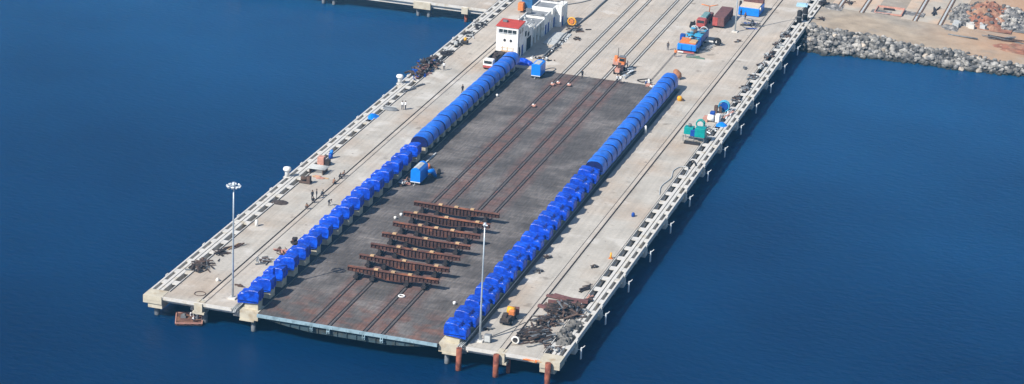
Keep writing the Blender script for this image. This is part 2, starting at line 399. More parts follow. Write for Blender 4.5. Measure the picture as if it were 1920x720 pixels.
pier_L = pier('long concrete pier arm on the left, with the open water on its left side', -1)

# hoist foundation beams between platform and arms
for nm, x0, x1, lab in (('left', -3.7, -.80, 'concrete foundation beam carrying the left row of blue hoists'), ('right', 27.55, 30.4, 'concrete foundation beam carrying the right row of blue hoists')):
    r = thing('foundation_beam', (x0, .6, 0), lab, 'foundation')
    w = x1 - x0
    b = MB(); b.box(0, w, 0, 135.5, -1.35, -.003); b.box(-.02 if nm == 'left' else .6, w + (-.6 if nm == 'left' else .02), -.1, 1.9, -1.6, -1.35); b.build('beam', m_beamfront, r)
    xg = -1.25 if nm == 'left' else w + .02
    g = MB(); g.box(xg, xg + 1.23, .5, 135.4, -1.3, -.7); g.build('service_trench', m_grey, r)
    for i, xo in enumerate((.3, .62, .9)):
        g = MB(); g.tube([(xg + xo, -.2 if i != 1 else .4, -.45), (xg + xo, 135.3, -.45)], .10 - .02 * i, 8); g.build('pipe', m_palegrey if i == 0 else m_grey, r)
    for i in range(10):
        p = MB(); p.tube([(w / 2 + (.35 if nm == 'left' else -.4), 1.1 + i * 14.5, WZ - 1.5), (w / 2 + (.35 if nm == 'left' else -.4), 1.1 + i * 14.5, -1.35)], .38, 12); p.build('pile', m_grey, r)
    if nm == 'right':
        p = MB(); p.tube([(w + .5, -.6, WZ - 1.5), (w + .5, -.6, -.05)], .43, 12); p.build('pile', m_rusty, r)
    g = MB(); gx = (-1.0, w - .03) if nm == 'right' else (.03, w - .02)
    g.box(max(gx[0], .03), gx[1], 2.9, 135.3, .002, .06); g.build('gap_shade_strip', m_gapshade, r)  # added dark strip on the beam top, shade of the gaps between pedestals
    # bent pipe ends at the sea end
    for i in range(3):
        s_ = 1
        p = MB(); p.tube([(xg + .3 + .28 * i, 4 + i, .15), (xg + .3 + .28 * i, 1.2, .15), (xg + .1 + .28 * i, .2, .05), (xg - .1 + .3 * i, -.15, -.5)], .07, 6); p.build('pipe_end', m_palegrey, r)

# ------------------------------------------------------------------ lift platform
pl = thing('lift_platform', (13.4, 0, 0), 'long dark timber-decked ship lift platform between the two rows of blue hoists', 'platform')
b = MB(); b.box(-14.05, 14.1, .15, 136.0, -.35, 0); b.build('decking', m_plat, pl)
b = MB(); b.box(-14.1, 14.12, -.12, .147, -.42, .05)
for i in range(-6, 7): b.box(i * 2.1 - .05, i * 2.1 + .05, -.16, -.12, -.40, .0)
b.build('edge_beam', m_platblue, pl)
b = MB()
prof = [(-14, -.42), (14, -.42), (12.6, -.75), (9.5, -1.25), (6, -1.6), (-6, -1.6), (-9.5, -1.25), (-12.6, -.75)]
n = len(prof)
b.add([(x, .35, z) for x, z in prof] + [(x, .55, z) for x, z in prof], [tuple(range(n)), tuple(reversed(range(n, 2 * n)))] + [(i, i + n, (i + 1) % n + n, (i + 1) % n) for i in range(n)])
b.build('main_girder', m_platgird, pl)
for i in range(17):
    x = -12 + i * 1.5; ax = abs(x); dz = -1.6 if ax < 6 else (-1.6 + .35 * (ax - 6) / 3.5 if ax < 9.5 else -1.25 + .5 * (ax - 9.5) / 3.1)
    b = MB(); b.box(x - .05, x + .05, .18, .345, dz + .05, -.425); b.build('girder_stiffener', m_platgird, pl)
for i in range(1, 10):
    b = MB(); b.box(-13, 13, i * 13.5, i * 13.5 + .5, -1.6, -.36); b.build('cross_girder', m_platgird, pl)
for i, x in enumerate((-5.4, -2.75, 2.8, 5.6)):
    b = MB(); b.box(x - .22, x - .10, -.24, .1, -1.1, -.43); b.box(x + .10, x + .22, -.24, .1, -1.1, -.43); b.obox((x, -.27, -.75), (.5, .1, .14)); b.build('rail_bracket', m_platblue, pl)

# ------------------------------------------------------------------ rails
def track(x, y0, y1, lab, n_, gap=.15, gw=.21, z=.004, inf=m_infill, mgroove=m_groove):
    r = thing('rail_track', (x, y0, 0), lab, 'rail', 'rails running along the platform and yard')
    g = MB(); g.box(-gap - gw, -gap, 0, y1 - y0, z, z + .01); g.box(gap, gap + gw, 0, y1 - y0, z, z + .01); g.build('groove', mgroove, r)
    i_ = MB(); i_.box(-gap + .004, gap - .004, 0, 136 - y0, z, z + .03); i_.build('infill', inf, r)
    i_ = MB(); i_.box(-gap + .004, gap - .004, 136.004 - y0, y1 - y0, z, z + .03); i_.build('yard_infill', m_infilly, r)
    for s in (-1, 1):
        h = MB(); h.box(s * (gap + .10) - .022, s * (gap + .10) + .022, 0, y1 - y0, z + .011, z + .07); h.build('rail', m_railhead, r)
for i, (x, nm) in enumerate(((8.0, 'leftmost'), (10.65, 'second from the left'), (16.2, 'third from the left'), (19.0, 'rightmost'))):
    track(x, .3, 300, 'steel rail pair along the dark platform, ' + nm + ' of the four', i)
def crane_rail(xm, xt, lab):
    r = thing('crane_rail', (xm, 1, 0), lab, 'rail', 'crane rails along the pier arms')
    b = MB(); b.box(-.14, .14, 0, 299, .004, .012); b.build('groove', m_groove, r)
    b = MB(); b.box(-.03, .03, 0, 299, .013, .07); b.build('rail', m_railhead, r)
    b = MB(); b.box(xt - xm - .05, xt - xm + .05, 0, 299, .004, .012); b.build('cable_slot', m_steeldark, r)
    w = (xt - xm); a, c = sorted((w * .15, w * .88))
    b = MB(); b.box(a, c, 0, 299, .004, .009); b.build('rail_bed', m_yard, r)
crane_rail(37.32, 36.42, 'dark steel crane rail running the length of the right pier arm')
crane_rail(-10.42, -9.5, 'dark steel crane rail running the length of the left pier arm')
# service trench in the yard
o = MB().box(-.22, .22, 0, 24.6, .004, .012).build('trench_cover', M('trench_brown', (.20, .18, .16), .9, .3, 1), None, (25.05, 136.8, 0))
tag(o, 'brown covered trench strip in the yard running up to the blue winch truck', 'trench')

# ------------------------------------------------------------------ hoists
def near_hoist(s):
    """s=+1 right row (pier side is +x), local x=0 at platform-side face of pedestal"""
    r = thing('hoist', (0, 0, 0), '', 'hoist')
    p = MB(); p.bbox(0, 2.1, 0, 1.8, 0, 1.42, .05) if s > 0 else p.bbox(-2.1, 0, 0, 1.8, 0, 1.42, .05); p.build('pedestal', m_ped, r)
    q = MB(); q.box(.9 * s, 1.9 * s, 2.1, 3.6, 0, 1.0); q.build('cable_guide', m_grey, r)
    # draped tarpaulin: tall front section over the motor, lower and narrower rear section
    full = [(-.10, 1.40), (-.14, 1.9), (-.12, 2.7), (-.04, 3.08), (.5, 3.2), (1.3, 3.14), (1.95, 2.95), (2.1, 2.55), (2.85, 2.4), (3.02, 2.2), (3.05, 1.0)]
    rear = [(.75, 1.55), (.72, 1.75), (.73, 1.95), (.80, 2.12), (1.05, 2.22), (1.4, 2.24), (1.9, 2.2), (2.2, 2.05), (2.42, 1.95), (2.5, 1.7), (2.52, 1.05)]
    mb = MB(); rings = []
    ye = 3.5 if s < 0 else 4.2
    ys = [-.35, -.3, .0, .4, .8, 1.3, 1.7, 1.9, 2.02] + [2.02 + (ye - 2.02) * q / 5 for q in range(1, 6)] + [ye + .06]
    for i, y in enumerate(ys):
        f = 0 if y < 1.95 else 1
        end = .97 if i in (0, len(ys) - 1) else 1
        ring = []
        for j in range(len(full)):
            x = full[j][0] * (1 - f) + rear[j][0] * f; z = full[j][1] * (1 - f) + rear[j][1] * f
            z = 1.2 + (z - 1.2) * end if z > 1.2 else z
            w = noise.noise(Vector((x * 1.5, y * 1.3, z * 1.5 + s))) * .12 + .03 * sin(y * 6 + j) + (.08 if (i % 2) else -.07) * (1 if j in (1, 2, 8, 9) else .3)
            hang = .12 * sin(y * 5 + j * 2) if j in (0, 10) else 0
            ring.append(((x + w * .8) * s, y, z + w * .5 + hang))
        rings.append(ring)
    mb.loft(rings, 0, False, closed=False, caps=True)
    # drooping front lip pulled over the gearbox
    mb.tube([(-.1 * s, 1.75, 2.2), (.3 * s, 1.75, 2.95), (1.1 * s, 1.75, 2.95), (2.2 * s, 1.75, 2.35), (2.9 * s, 1.72, 1.7)], .14, 6)
    c = mb.build('cover', m_blueN, r)
    b = MB(); b.obox((2.35 * s, .1, 2.3), (.16, .25, .22)); b.obox((2.35 * s, -.05, 2.45), (.5, .08, .08)); b.build('tie_down', m_whitesteel, c)
    b = MB(); b.tube([((-.2) * s, -.4, 1.4), (1.2 * s, -.46, 1.5), (2.9 * s, -.4, 1.4)], .035, 5); b.build('rope', m_strap, c)
    return r
def far_hoist(s):
    r = thing('hoist', (0, 0, 0), '', 'hoist')
    p = MB(); p.bbox(.12, 2.1, 0.1, 1.35, 0, 1.5, .05) if s > 0 else p.bbox(-2.1, -.12, .1, 1.35, 0, 1.5, .05); p.build('pedestal', m_ped, r)
    rings = []
    for y, k in ((0.0, .84), (.14, .95), (.4, 1.0), (1.0, 1.02), (1.7, 1.03), (2.4, 1.02), (2.95, 1.0), (3.2, .95), (3.33, .84)):
        ring = []
        for j in range(15):
            a = pi * j / 14
            x = 1.3 - 1.6 * (abs(cos(a)) ** .75) * (1 if cos(a) > 0 else -1) * k
            z = 1.5 + (1.7 * sin(a) ** .8) * k + (-.35 if j == 0 and 0 else 0) - (.6 if j == 14 else 0)
            w = noise.noise(Vector((x * 1.2, y * 1.2, z * 1.2 + s))) * .05
            ring.append(((x + w) * s, y, z + w))
        rings.append(ring)
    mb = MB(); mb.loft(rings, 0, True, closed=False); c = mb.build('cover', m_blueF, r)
    t = MB(); t.loft([[((1.3 - 1.58 * (abs(cos(pi * j / 14)) ** .75) * (1 if cos(pi * j / 14) > 0 else -1)) * s, y, 1.48 + 1.64 * sin(pi * j / 14) ** .8) for j in range(15)] for y in (-.20, .16)], 0, True, closed=False)
    t.build('strap', m_strap, c)
    t = MB(); t.tube([(2.2 * s, .15, 2.52), (2.24 * s, 3.2, 2.52)], .02, 4); t.build('seam', m_strap, c)
    return r
for s, x, side in ((-1, -1.1, 'left'), (1, 28.35, 'right')):
    pn = near_hoist(s); pf = far_hoist(s)
    for k in range(16):
        o = pn if k == 0 else copy_tree(pn)
        o.location = (x + R.uniform(-.05, .05), 1.4 + 4.85 * k, 0); o.rotation_euler.z = R.uniform(-.02, .02); o.scale = (R.uniform(.97, 1.04), R.uniform(.97, 1.02), R.uniform(.96, 1.05)); o['group'] = 'rumpled blue hoists in the %s row' % side
        o['label'] = 'rumpled blue tarpaulin hoist on concrete block, %s from the sea end of the %s row' % (ORD[k], side)
    for k in range(17):
        o = pf if k == 0 else copy_tree(pf)
        o.location = (x + R.uniform(-.04, .04), 79.0 + 3.35 * k, 0); o.scale = (1, 1, R.uniform(.975, 1.025)); o['group'] = 'smooth arched blue hoists in the %s row' % side
        o['label'] = 'smooth arched blue hoist cover, %s from the landward end of the %s row' % (ORD[16 - k], side)

# ------------------------------------------------------------------ cradle girders on the tracks
def girder(kind):
    r = thing('cradle_girder', (0, 0, 0), '', 'girder')
    W = 7.42; ZT = 1.95
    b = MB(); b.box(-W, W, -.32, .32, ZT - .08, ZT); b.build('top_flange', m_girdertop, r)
    prof = [(-W, ZT - .083), (W, ZT - .083), (W, ZT - .62), (4.6, ZT - .72), (1.2, ZT - 1.3), (-1.2, ZT - 1.3), (-4.6, ZT - .72), (-W, ZT - .62)]
    b = MB()
    b.prism(prof, -.05, .05)
    for i in range(25):
        x = -W + .12 + i * (2 * W - .24) / 24
        ax = abs(x); zb = ZT - (1.3 if ax < 1.2 else (1.3 - .58 * (ax - 1.2) / 3.4 if ax < 4.6 else .72 - .1 * (ax - 4.6) / 2.8))
        b.box(x - .03, x + .03, -.25, -.05, zb + .05, ZT - .085); b.box(x - .035, x + .035, .05, .27, zb + .05, ZT - .085)
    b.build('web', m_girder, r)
    fl = [(-W, .62), (-4.6, .72), (-1.2, 1.3), (1.2, 1.3), (4.6, .72), (W, .62)]
    b = MB()
    for (xa, da), (xb, db) in zip(fl, fl[1:]):
        za, zb = ZT - da - .003, ZT - db - .003
        b.add([(xa, -.3, za), (xb, -.3, zb), (xb, .3, zb), (xa, .3, za), (xa, -.3, za - .07), (xb, -.3, zb - .07), (xb, .3, zb - .07), (xa, .3, za - .07)],
              [(0, 1, 2, 3), (4, 7, 6, 5), (0, 4, 5, 1), (1, 5, 6, 2), (2, 6, 7, 3), (3, 7, 4, 0)])
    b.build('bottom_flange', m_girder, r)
    for x in (-5.9, -3.25, 2.3, 5.1):
        d = .82 if abs(x) > 4 else 1.0
        g = MB(); g.box(x - .38, x + .38, -.75, .75, .32, .62); g.box(x - .22, x + .22, -.3, .3, .62, ZT - d + .1)
        for dy in (-.5, .5): g.tube([(x - .12, dy, .26), (x + .12, dy, .26)], .24, 10)
        g.build('bogie', m_steeldark, r)
    for x in ((-2.75, 0, 2.75) if kind == 0 else (-5.3, 0, 5.3)):
        t = MB(); t.bbox(x - .32, x + .32, -.26, .26, ZT + .003, ZT + .2, .02); t.build('timber_block', m_wood, r)
    return r
gp = [girder(0), girder(1)]
used = [0, 0]
gl = ['nearest the sea', 'second from the sea end', 'third from the sea end', 'fourth, middle one', 'fifth from the sea end', 'sixth from the sea end', 'seventh, nearest the land']
for i in range(7):
    k = i % 2; o = gp[k] if not used[k] else copy_tree(gp[k]); used[k] = 1
    o.location = (13.9, 19.2 + 5.22 * i, .04); o['group'] = 'rusty cradle girders across the platform'
    o.rotation_euler.z = radians([.6, -.2, .3, 0, -.3, .2, -.4][i])
    o['label'] = 'rusty cradle girder with timber blocks %s, %s' % ('close together' if k == 0 else 'spread apart', gl[i])

# ------------------------------------------------------------------ light masts
def mast(loc, lab, lamps=True):
    r = thing('light_mast', loc, lab, 'light mast', 'tall steel light masts')
    b = MB(); b.tube([(0, 0, .25), (0, 0, 6), (0, 0, 12), (0, 0, 18.2)], [.17, .145, .12, .09], 12); b.build('pole', m_galv, r)
    b = MB(); b.bbox(-.6, .6, -.6, .6, 0, .26, .05); b.build('base', m_beam, r)
    if not lamps:
        b = MB(); b.tube([(0, 0, 17.9), (0, 0, 18.5)], .2, 10); b.build('head', m_galv, r); b = MB(); b.obox((.1, -.1, 18.2), (.7, .12, .14)); b.build('cross_arm', m_whitesteel, r)
        return r
    b = MB(); b.torus((0, 0, 18.05), .72, .06, 'z', 16, 6)
    for a in range(4): b.tube([(0, 0, 18.0), (cos(a * pi / 2) * .72, sin(a * pi / 2) * .72, 18.05)], .04, 6)
    b.tube([(0, 0, 17.6), (0, 0, 18.6)], .24, 10); b.build('lamp_ring', m_galv, r)
    for a in range(8):
        t = a * pi / 4 + .2; c = (cos(t) * .95, sin(t) * .95, 18.0)
        f = MB(); f.obox(c, (.2, .40, .34), (0, .6, t)); h = f.build('floodlight', m_whitesteel, r)
    return r
mL = mast((-6.4, 4.3, 0), 'tall light mast at the sea end of the left pier, water behind its lamps')
mR = mast((32.9, 3.5, 0), 'tall light mast at the sea end of the right pier, beside a grey cabinet', False)
mF = mast((33.0, 180.1, 0), 'tall light mast in the yard beside the blue container, top out of frame')

# ------------------------------------------------------------------ buildings
bd = thing('control_building', (-7.45, 141.0, 0), 'tall white control building with red roof and long window behind the left hoist row', 'building')
def wins(parent, rects, y, m_=m_glass, d=.05):
    for x0, x1, z0, z1 in rects:
        f = MB(); f.box(x0 - .07, x1 + .07, y - .05, y - .003, z1, z1 + .08); f.box(x0 - .07, x1 + .07, y - .07, y - .003, z0 - .09, z0); f.box(x0 - .07, x0, y - .05, y - .003, z0, z1); f.box(x1, x1 + .07, y - .05, y - .003, z0, z1)
        w = f.build('window', m_whitesteel, parent); g = MB(); g.box(x0 + .003, x1 - .003, y - .02, y - .003, z0 + .003, z1 - .003)
        g.build('pane', m_, w)
b = MB(); b.box(0, 4.5, 0, 4.4, 0, 4.75); b.box(0, .35, 0, 4.4, 4.75, 6.45); b.box(4.15, 4.5, 0, 4.4, 4.75, 6.45); b.box(.35, 4.15, 4.05, 4.4, 4.75, 6.45)
b.box(.35, 4.15, 0, .3, 4.75, 5.0); b.box(.35, 4.15, 0, .3, 5.95, 6.45); b.build('wall', m_white, bd)
g = MB(); g.box(.36, 4.14, .12, .16, 5.003, 5.947); w = g.build('window', m_glass, bd)
g = MB(); [g.box(.35 + .95 * i, .43 + .95 * i, .04, .115, 5.003, 5.947) for i in range(1, 4)]; g.box(.36, 4.14, -.02, .116, 5.16, 5.22); g.box(.42, .5, .0, .1, 5.0, 5.94); g.build('frame', m_whitesteel, w)
g = MB(); g.add([(-.15, -.2, 6.47), (4.65, -.2, 6.47), (4.65, 4.5, 6.75), (-.15, 4.5, 6.75), (-.15, -.2, 6.62), (4.65, -.2, 6.62), (4.65, 4.5, 6.9), (-.15, 4.5, 6.9)], [(0, 3, 2, 1), (4, 5, 6, 7), (0, 1, 5, 4), (1, 2, 6, 5), (2, 3, 7, 6), (3, 0, 4, 7)])
for i in range(12): g.obox((.1 + .4 * i, 2.15, 6.78), (.05, 4.6, .05), (radians(3.4), 0, 0))
g.build('roof', m_redroof, bd)
for x in (1.75, 3.05):
    g = MB(); g.tube([(x, -.06, 3.75), (x, -.003, 3.75)], .27, 16); g.build('porthole', m_dark, bd)
g = MB(); g.box(2.9, 2.93, -.02, -.003, 0, 4.7); g.build('wall_joint', m_palegrey, bd)
g = MB(); g.box(1.3, 3.6, -.9, -.1, 1.6, 1.68)
for x in (1.35, 2.4, 3.55): g.box(x - .03, x + .03, -.9, -.84, 0, 2.5); g.box(x - .03, x + .03, -.16, -.1, 0, 2.5)
g.box(1.3, 3.6, -.9, -.86, 2.42, 2.5); g.build('scaffold', m_wood, bd)
g = MB(); g.tube([(4.56, .35, 6.3), (4.56, .35, .1)], .06, 6); g.build('downpipe', m_palegrey, bd)
for yy in (1.1, 2.6):
    g = MB(); g.box(4.503, 4.54, yy, yy + .9, 5.0, 5.9); g.build('side_window', m_glass, bd)
g = MB(); g.obox((1.0, 2.5, 7.0), (.9, .7, .35)); g.build('roof_unit', m_grey, bd); g = MB(); g.tube([(3.6, 3.6, 6.8), (3.6, 3.6, 8.2)], .04, 5); g.build('aerial', m_grey, bd)
# stepped wing with stair
g = MB(); g.prism([(4.41, 0), (10.4, 0), (10.4, 4.3), (8.2, 4.55), (6.6, 5.5), (4.41, 5.9)], .25, 4.42, ax='x'); g.build('stair_wing', m_white, bd)
g = MB(); g.box(4.423, 4.5, 1.0, 1.9, .003, 2.3); g.box(4.503, 4.54, 2.9, 3.9, .003, 2.2); g.build('door', m_bluedk, bd)
g = MB(); g.box(4.423, 4.48, 5.2, 6.2, 3.4, 4.4); g.box(4.423, 4.48, 7.2, 8.2, 2.9, 3.7); g.box(4.423, 4.48, 6.6, 9.6, .02, 2.6); g.build('opening', m_dark, bd)
# low open wing with columns
g = MB(); g.box(.3, 3.0, 10.4, 18.3, 0, 3.3); g.box(.3, 4.6, 10.43, 18.3, 3.303, 3.6); g.box(.3, .5, 10.43, 18.3, 3.6, 4.2); g.build('low_wing', m_white, bd)
for i in range(4):
    g = MB(); g.box(4.2, 4.5, 10.6 + 2.4 * i, 10.9 + 2.4 * i, 0, 3.3); g.build('column', m_white, bd)
g = MB(); g.box(.6, 4.4, 10.6, 18.2, 3.603, 3.66); g.build('roof_sheet', m_roofgrey, bd)
for i in range(7):
    g = MB(); xx = .8 + R.random() * 3; yy = 11 + i; g.obox((xx, yy, 3.85), (.15 + R.random() * .8, .2 + R.random(), .3 + .2 * R.random()), (0, R.random() * .4, R.random() * 3)); g.build('roof_junk', R.choice([m_grey, m_whitesteel, m_palegrey]), bd)
g = MB(); 
for x in (3.9, 4.45): g.tube([(x, 8.3, 4.9), (x, 10.2, 4.9), (x, 13, 4.3)], .06, 5)
for i in range(5): g.tube([(4.45, 8.4 + i * 1.1, 4.0), (4.45, 8.4 + i * 1.1, 4.9 - .1 * i)], .05, 5)
g.build('stair_rail', m_white, bd)

def white_block(loc, sx, sy, h, lab, extra):
    r = thing('white_building', loc, lab, 'building')
    b = MB(); b.box(0, sx, 0, sy, 0, h - .35); b.box(0, .2, 0, sy, h - .35, h); b.box(sx - .2, sx, 0, sy, h - .35, h); b.box(.2, sx - .2, 0, .2, h - .35, h); b.box(.2, sx - .2, sy - .2, sy, h - .35, h); b.build('wall', m_white, r)
    b = MB(); b.box(.203, sx - .203, .203, sy - .203, h - .347, h - .3); b.build('roof', m_roofgrey, r)
    b = MB(); b.box(-.04, sx + .04, -.05, .18, h + .003, h + .10); b.build('coping', m_grey if extra else m_white, r)
    for y in (.8, 2.8):
        if y + 1.2 < sy: b = MB(); b.box(sx + .003, sx + .04, y, y + 1.1, .05, 2.1); b.build('door', m_bluedk, r)
    return r
b2 = white_block((-7.3, 159.4, 0), 4.5, 5.2, 4.1, 'white flat-roofed building with grey coping, middle of the three white buildings', 1)
b = MB(); b.obox((4.0, .4, 4.4), (.5, .5, .4)); b.obox((.6, 2, 4.5), (1.2, .7, .8)); b.build('roof_tank', m_grey, b2)
b3 = white_block((-7.3, 165.6, 0), 4.5, 5.5, 4.2, 'white flat-roofed building farthest behind the control building, with shaded side annexe', 0)
b = MB(); b.box(4.503, 5.9, 1.8, 6.5, 0, 4.3); b.build('annexe', m_white, b3)
b = MB(); b.box(5.903, 5.95, 2.4, 3.4, 0.05, 2.1); b.build('annexe_door', m_bluedk, b3)
b = MB(); [b.tube([(4.7 + .9 * i, 3 + i, 4.3), (4.7 + .9 * i, 3 + i, 6.2)], .05, 5) for i in range(2)]; b.build('antenna', m_grey, b3)

# second pier to the left at the back
r = thing('cross_pier', (-45, 173.3, 0), 'grey concrete jetty reaching left across the water at the top left', 'jetty')
b = MB(); b.box(-55, 25.6, 0, 16, -.45, 0); b.build('deck', m_deck, r)
b = MB(); b.box(-55, 25.6, -.25, -.003, -.5, .05); b.box(-55, 25.6, .3, .9, -1.3, -.46); b.build('edge_beam', m_beam, r)
for x in (-32, -10.5, 11.2):
    b = MB(); b.box(x - 1.9, x + 1.9, -.5, 3, -1.6, -.1) if x > 0 else b.box(x - 1.9, x + 1.9, -.5, 3, -1.6, -.1); b.build('pile_cap', m_beamfront, r)
    for dx in (-1.2, 1.2): b = MB(); b.tube([(x + dx, .9, WZ - 1), (x + dx, .9, -1.6)], .4, 10); b.build('pile', m_grey, r)
b = MB(); b.box(20.1, 21.5, -.5, 3, -1.5, -.1); b.build('beam_end', m_beamfront, r); b = MB(); b.tube([(20.8, .9, WZ - 1), (20.8, .9, -1.5)], .38, 10); b.build('pile', m_rusty, r)

# ------------------------------------------------------------------ boulders
def rockmesh(seed, mats):
    rr = random.Random(seed); me = bpy.data.meshes.new('boulder')
    import bmesh
    bm = bmesh.new(); bmesh.ops.create_icosphere(bm, subdivisions=2, radius=.5)
    off = Vector((seed * 7.3, 1, 2))
    for v in bm.verts:
        d = noise.noise(v.co * 2.2 + off) * .35 + noise.noise(v.co * 5 + off) * .10
        v.co *= 1 + d; v.co.x *= 1.25; v.co.z *= .8
    bm.to_mesh(me); bm.free(); me.materials.append(mats); return me
rms = [rockmesh(i, m_rock) for i in range(6)] + [rockmesh(9, m_rockt)]
spots = []
rr = random.Random(5)
x = 46.4
while x < 118:
    c_, t_ = crest(x), toe(x); nrow = int(max((c_ - t_ + 2.2) / .56, 3))
    for j in range(nrow):
        f = (j + rr.random()) / nrow; y = t_ - 1.0 + (c_ - t_ + 1.7) * f
        z = WZ - .35 + (lz(x) - WZ + .2) * min(f * 1.12, 1) + rr.uniform(-.2, .3)
        spots.append((x + rr.uniform(-.4, .4), y + rr.uniform(-.25, .25), z, rr.choice((.4, .5, .65, .8, 1.25)) * rr.uniform(.85, 1.15)))
    x += .52
vis = [s for s in spots if s[0] < 96]
vis.sort(key=lambda s: -s[3]); ind = set(vis[:300])
mb = MB()
for s in spots:
    me = rms[6] if rr.random() < .05 else rms[rr.randrange(6)]
    rot = Matrix.Rotation(rr.random() * 6.28, 3, 'Z') @ Matrix.Rotation(rr.uniform(-.7, .7), 3, 'X')
    if s in ind:
        o = bpy.data.objects.new('boulder', me); col.objects.link(o); o.location = s[:3]; o.rotation_euler = rot.to_euler(); o.scale = (s[3], s[3] * rr.uniform(.8, 1.1), s[3])
        tag(o, 'grey boulder of the rubble bank sloping into the sea', 'boulder', 'boulders of the rubble bank')
    else:
        vs = [(rot @ v.co) * s[3] + Vector(s[:3]) for v in me.vertices]
        mb.add(vs, [tuple(p.vertices) for p in me.polygons], rr.randrange(3))
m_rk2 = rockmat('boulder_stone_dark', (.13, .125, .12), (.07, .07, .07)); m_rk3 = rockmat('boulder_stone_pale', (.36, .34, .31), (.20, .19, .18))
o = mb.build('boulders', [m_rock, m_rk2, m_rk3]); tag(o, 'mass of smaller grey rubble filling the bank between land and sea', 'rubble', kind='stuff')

# ------------------------------------------------------------------ construction ground beyond the bank
def onland(px, py):
    z = 0
    for _ in range(6): p = at(px, py, z); z = lz(p.x)
    return Vector((p.x, p.y, z))
m_pad = M('pad_concrete', (.44, .39, .32), .9, .12, .4, (.52, .38, .27), .12, .45, .62)
for i, (x0, x1, lab) in enumerate(((48.0, 57.8, 'pale concrete slipway bed nearest the pier'), (63.5, 75.8, 'pale concrete slipway bed farther right, nearer the earth heaps'))):
    z = min(lz(x0), lz(x1)) + (lz(x0) - lz(x1)) * .5
    mb = MB(); vs = [(x0, 209.2, lz(x0) + .03), (x1, 209.6, lz(x1) + .03), (x1, 290, lz(x1) + .03), (x0, 290, lz(x0) + .03)]; mb.add(vs + [(a, b_, c - .4) for a, b_, c in vs], [(0, 1, 2, 3), (0, 4, 5, 1), (1, 5, 6, 2), (3, 7, 4, 0)])
    r = mb.build('slipway_bed', m_pad); tag(r, lab, 'slipway')
m_sliprail = M('slip_rail', (.20, .115, .07), .85, .2, 1)
for k, (px, w) in enumerate(((1573, 0), (1620, 0), (1718, 0), (1768, 0))):
    p = onland(px, 14 + (k % 2) * 2 + (16 if k > 1 else 0) + (4 if k > 1 else 0))
    r = thing('slipway_rail', (p.x, 208.6 + .3 * (k > 1), p.z + .05), 'orange-brown slipway track, %s of the four on the bare ground' % ['leftmost', 'second from the left', 'third from the left', 'rightmost'][k], 'rail', 'slipway tracks')
    for dx in (-.4, .4): b = MB(); b.box(dx - .09, dx + .09, 0, 80, 0, .16); b.build('rail', m_sliprail, r)
    b = MB(); b.box(-.22, .22, 0, 80, -.02, .10); b.build('bed', m_palegrey, r)
def heap(name, c, rx, ry, h, m_, lab, cat, rough=.4, seed=1, kind=None, n=26, stones=0):
    c = Vector(c); mb = MB(); vs = []; N_ = n
    for i in range(N_ + 1):
        for j in range(N_ + 1):
            u, v = i / N_ * 2 - 1, j / N_ * 2 - 1; d = sqrt(u * u + v * v)
            z = max(0, 1 - d ** 1.6 * 1.0) * h
            z += noise.fractal(Vector((u * rx * .6 + seed * 9, v * ry * .6, seed)), 1, 2, 5) * rough * (1 if d < .95 else 0) * min(1, max(0, 1.1 - d) * 3)
            vs.append((u * rx, v * ry, max(z, -.05) if d < 1 else -.05))
    mb.add(vs, [(i * (N_ + 1) + j, (i + 1) * (N_ + 1) + j, (i + 1) * (N_ + 1) + j + 1, i * (N_ + 1) + j + 1) for i in range(N_) for j in range(N_)])
    sr = random.Random(seed)
    for _ in range(stones):
        p = vs[sr.randrange(len(vs))]
        if p[2] <= 0: continue
        me = rms[sr.randrange(6)]; k_ = sr.uniform(.3, 1.0); off = Vector(p) + Vector((sr.uniform(-.3, .3), sr.uniform(-.3, .3), .05))
        rt = Matrix.Rotation(sr.random() * 6, 3, 'Z') @ Matrix.Rotation(sr.random() * 3, 3, 'X'); mb.add([(rt @ v.co) * k_ + off for v in me.vertices], [tuple(q.vertices) for q in me.polygons], 1)
    return tag(mb.build(name, [m_, m_rk2 if sr.random() < .5 else m_rock], None, c), lab, cat, kind=kind)
m_redearth = M('red_earth', (.26, .115, .075), .95, .3, .5, (.34, .20, .13), .3, .45, .6)
m_greyrub = M('grey_rubble', (.15, .145, .14), .95, .5, 1.6, (.30, .28, .26), .9, .5, .6)
heap('earth_heap', onland(1850, 32), 6.5, 11, 2.6, m_redearth, 'high red-brown earth heap in the construction area at top right', 'earth heap', .9, 2, n=40, stones=90)
heap('rubble_heap', onland(1893, 38), 4.2, 9, 2.2, m_greyrub, 'grey rubble heap right of the red earth heap, near the picture edge', 'rubble heap', .8, 5, stones=220)
heap('rubble_heap', onland(1808, 28), 3.5, 9, 1.4, m_greyrub, 'grey rubble heap left of the red earth heap, beside slipway tracks', 'rubble heap', .8, 7, stones=180)
heap('gravel_patch', onland(1780, 52), 2.0, 2.2, .5, m_greyrub, 'small low gravel heap at the foot of the rightmost slipway track', 'gravel', .4, 8)
heap('earth_heap', onland(1900, 90), 6, 4, .35, m_redearth, 'low flat reddish soil spread below the dark pipes at far right', 'earth heap', .25, 3)
heap('gravel_patch', onland(1562, 13), 2.2, 2.5, .5, m_greyrub, 'small gravel heap at the corner between pier edge and slipway bed', 'gravel', .4, 4)
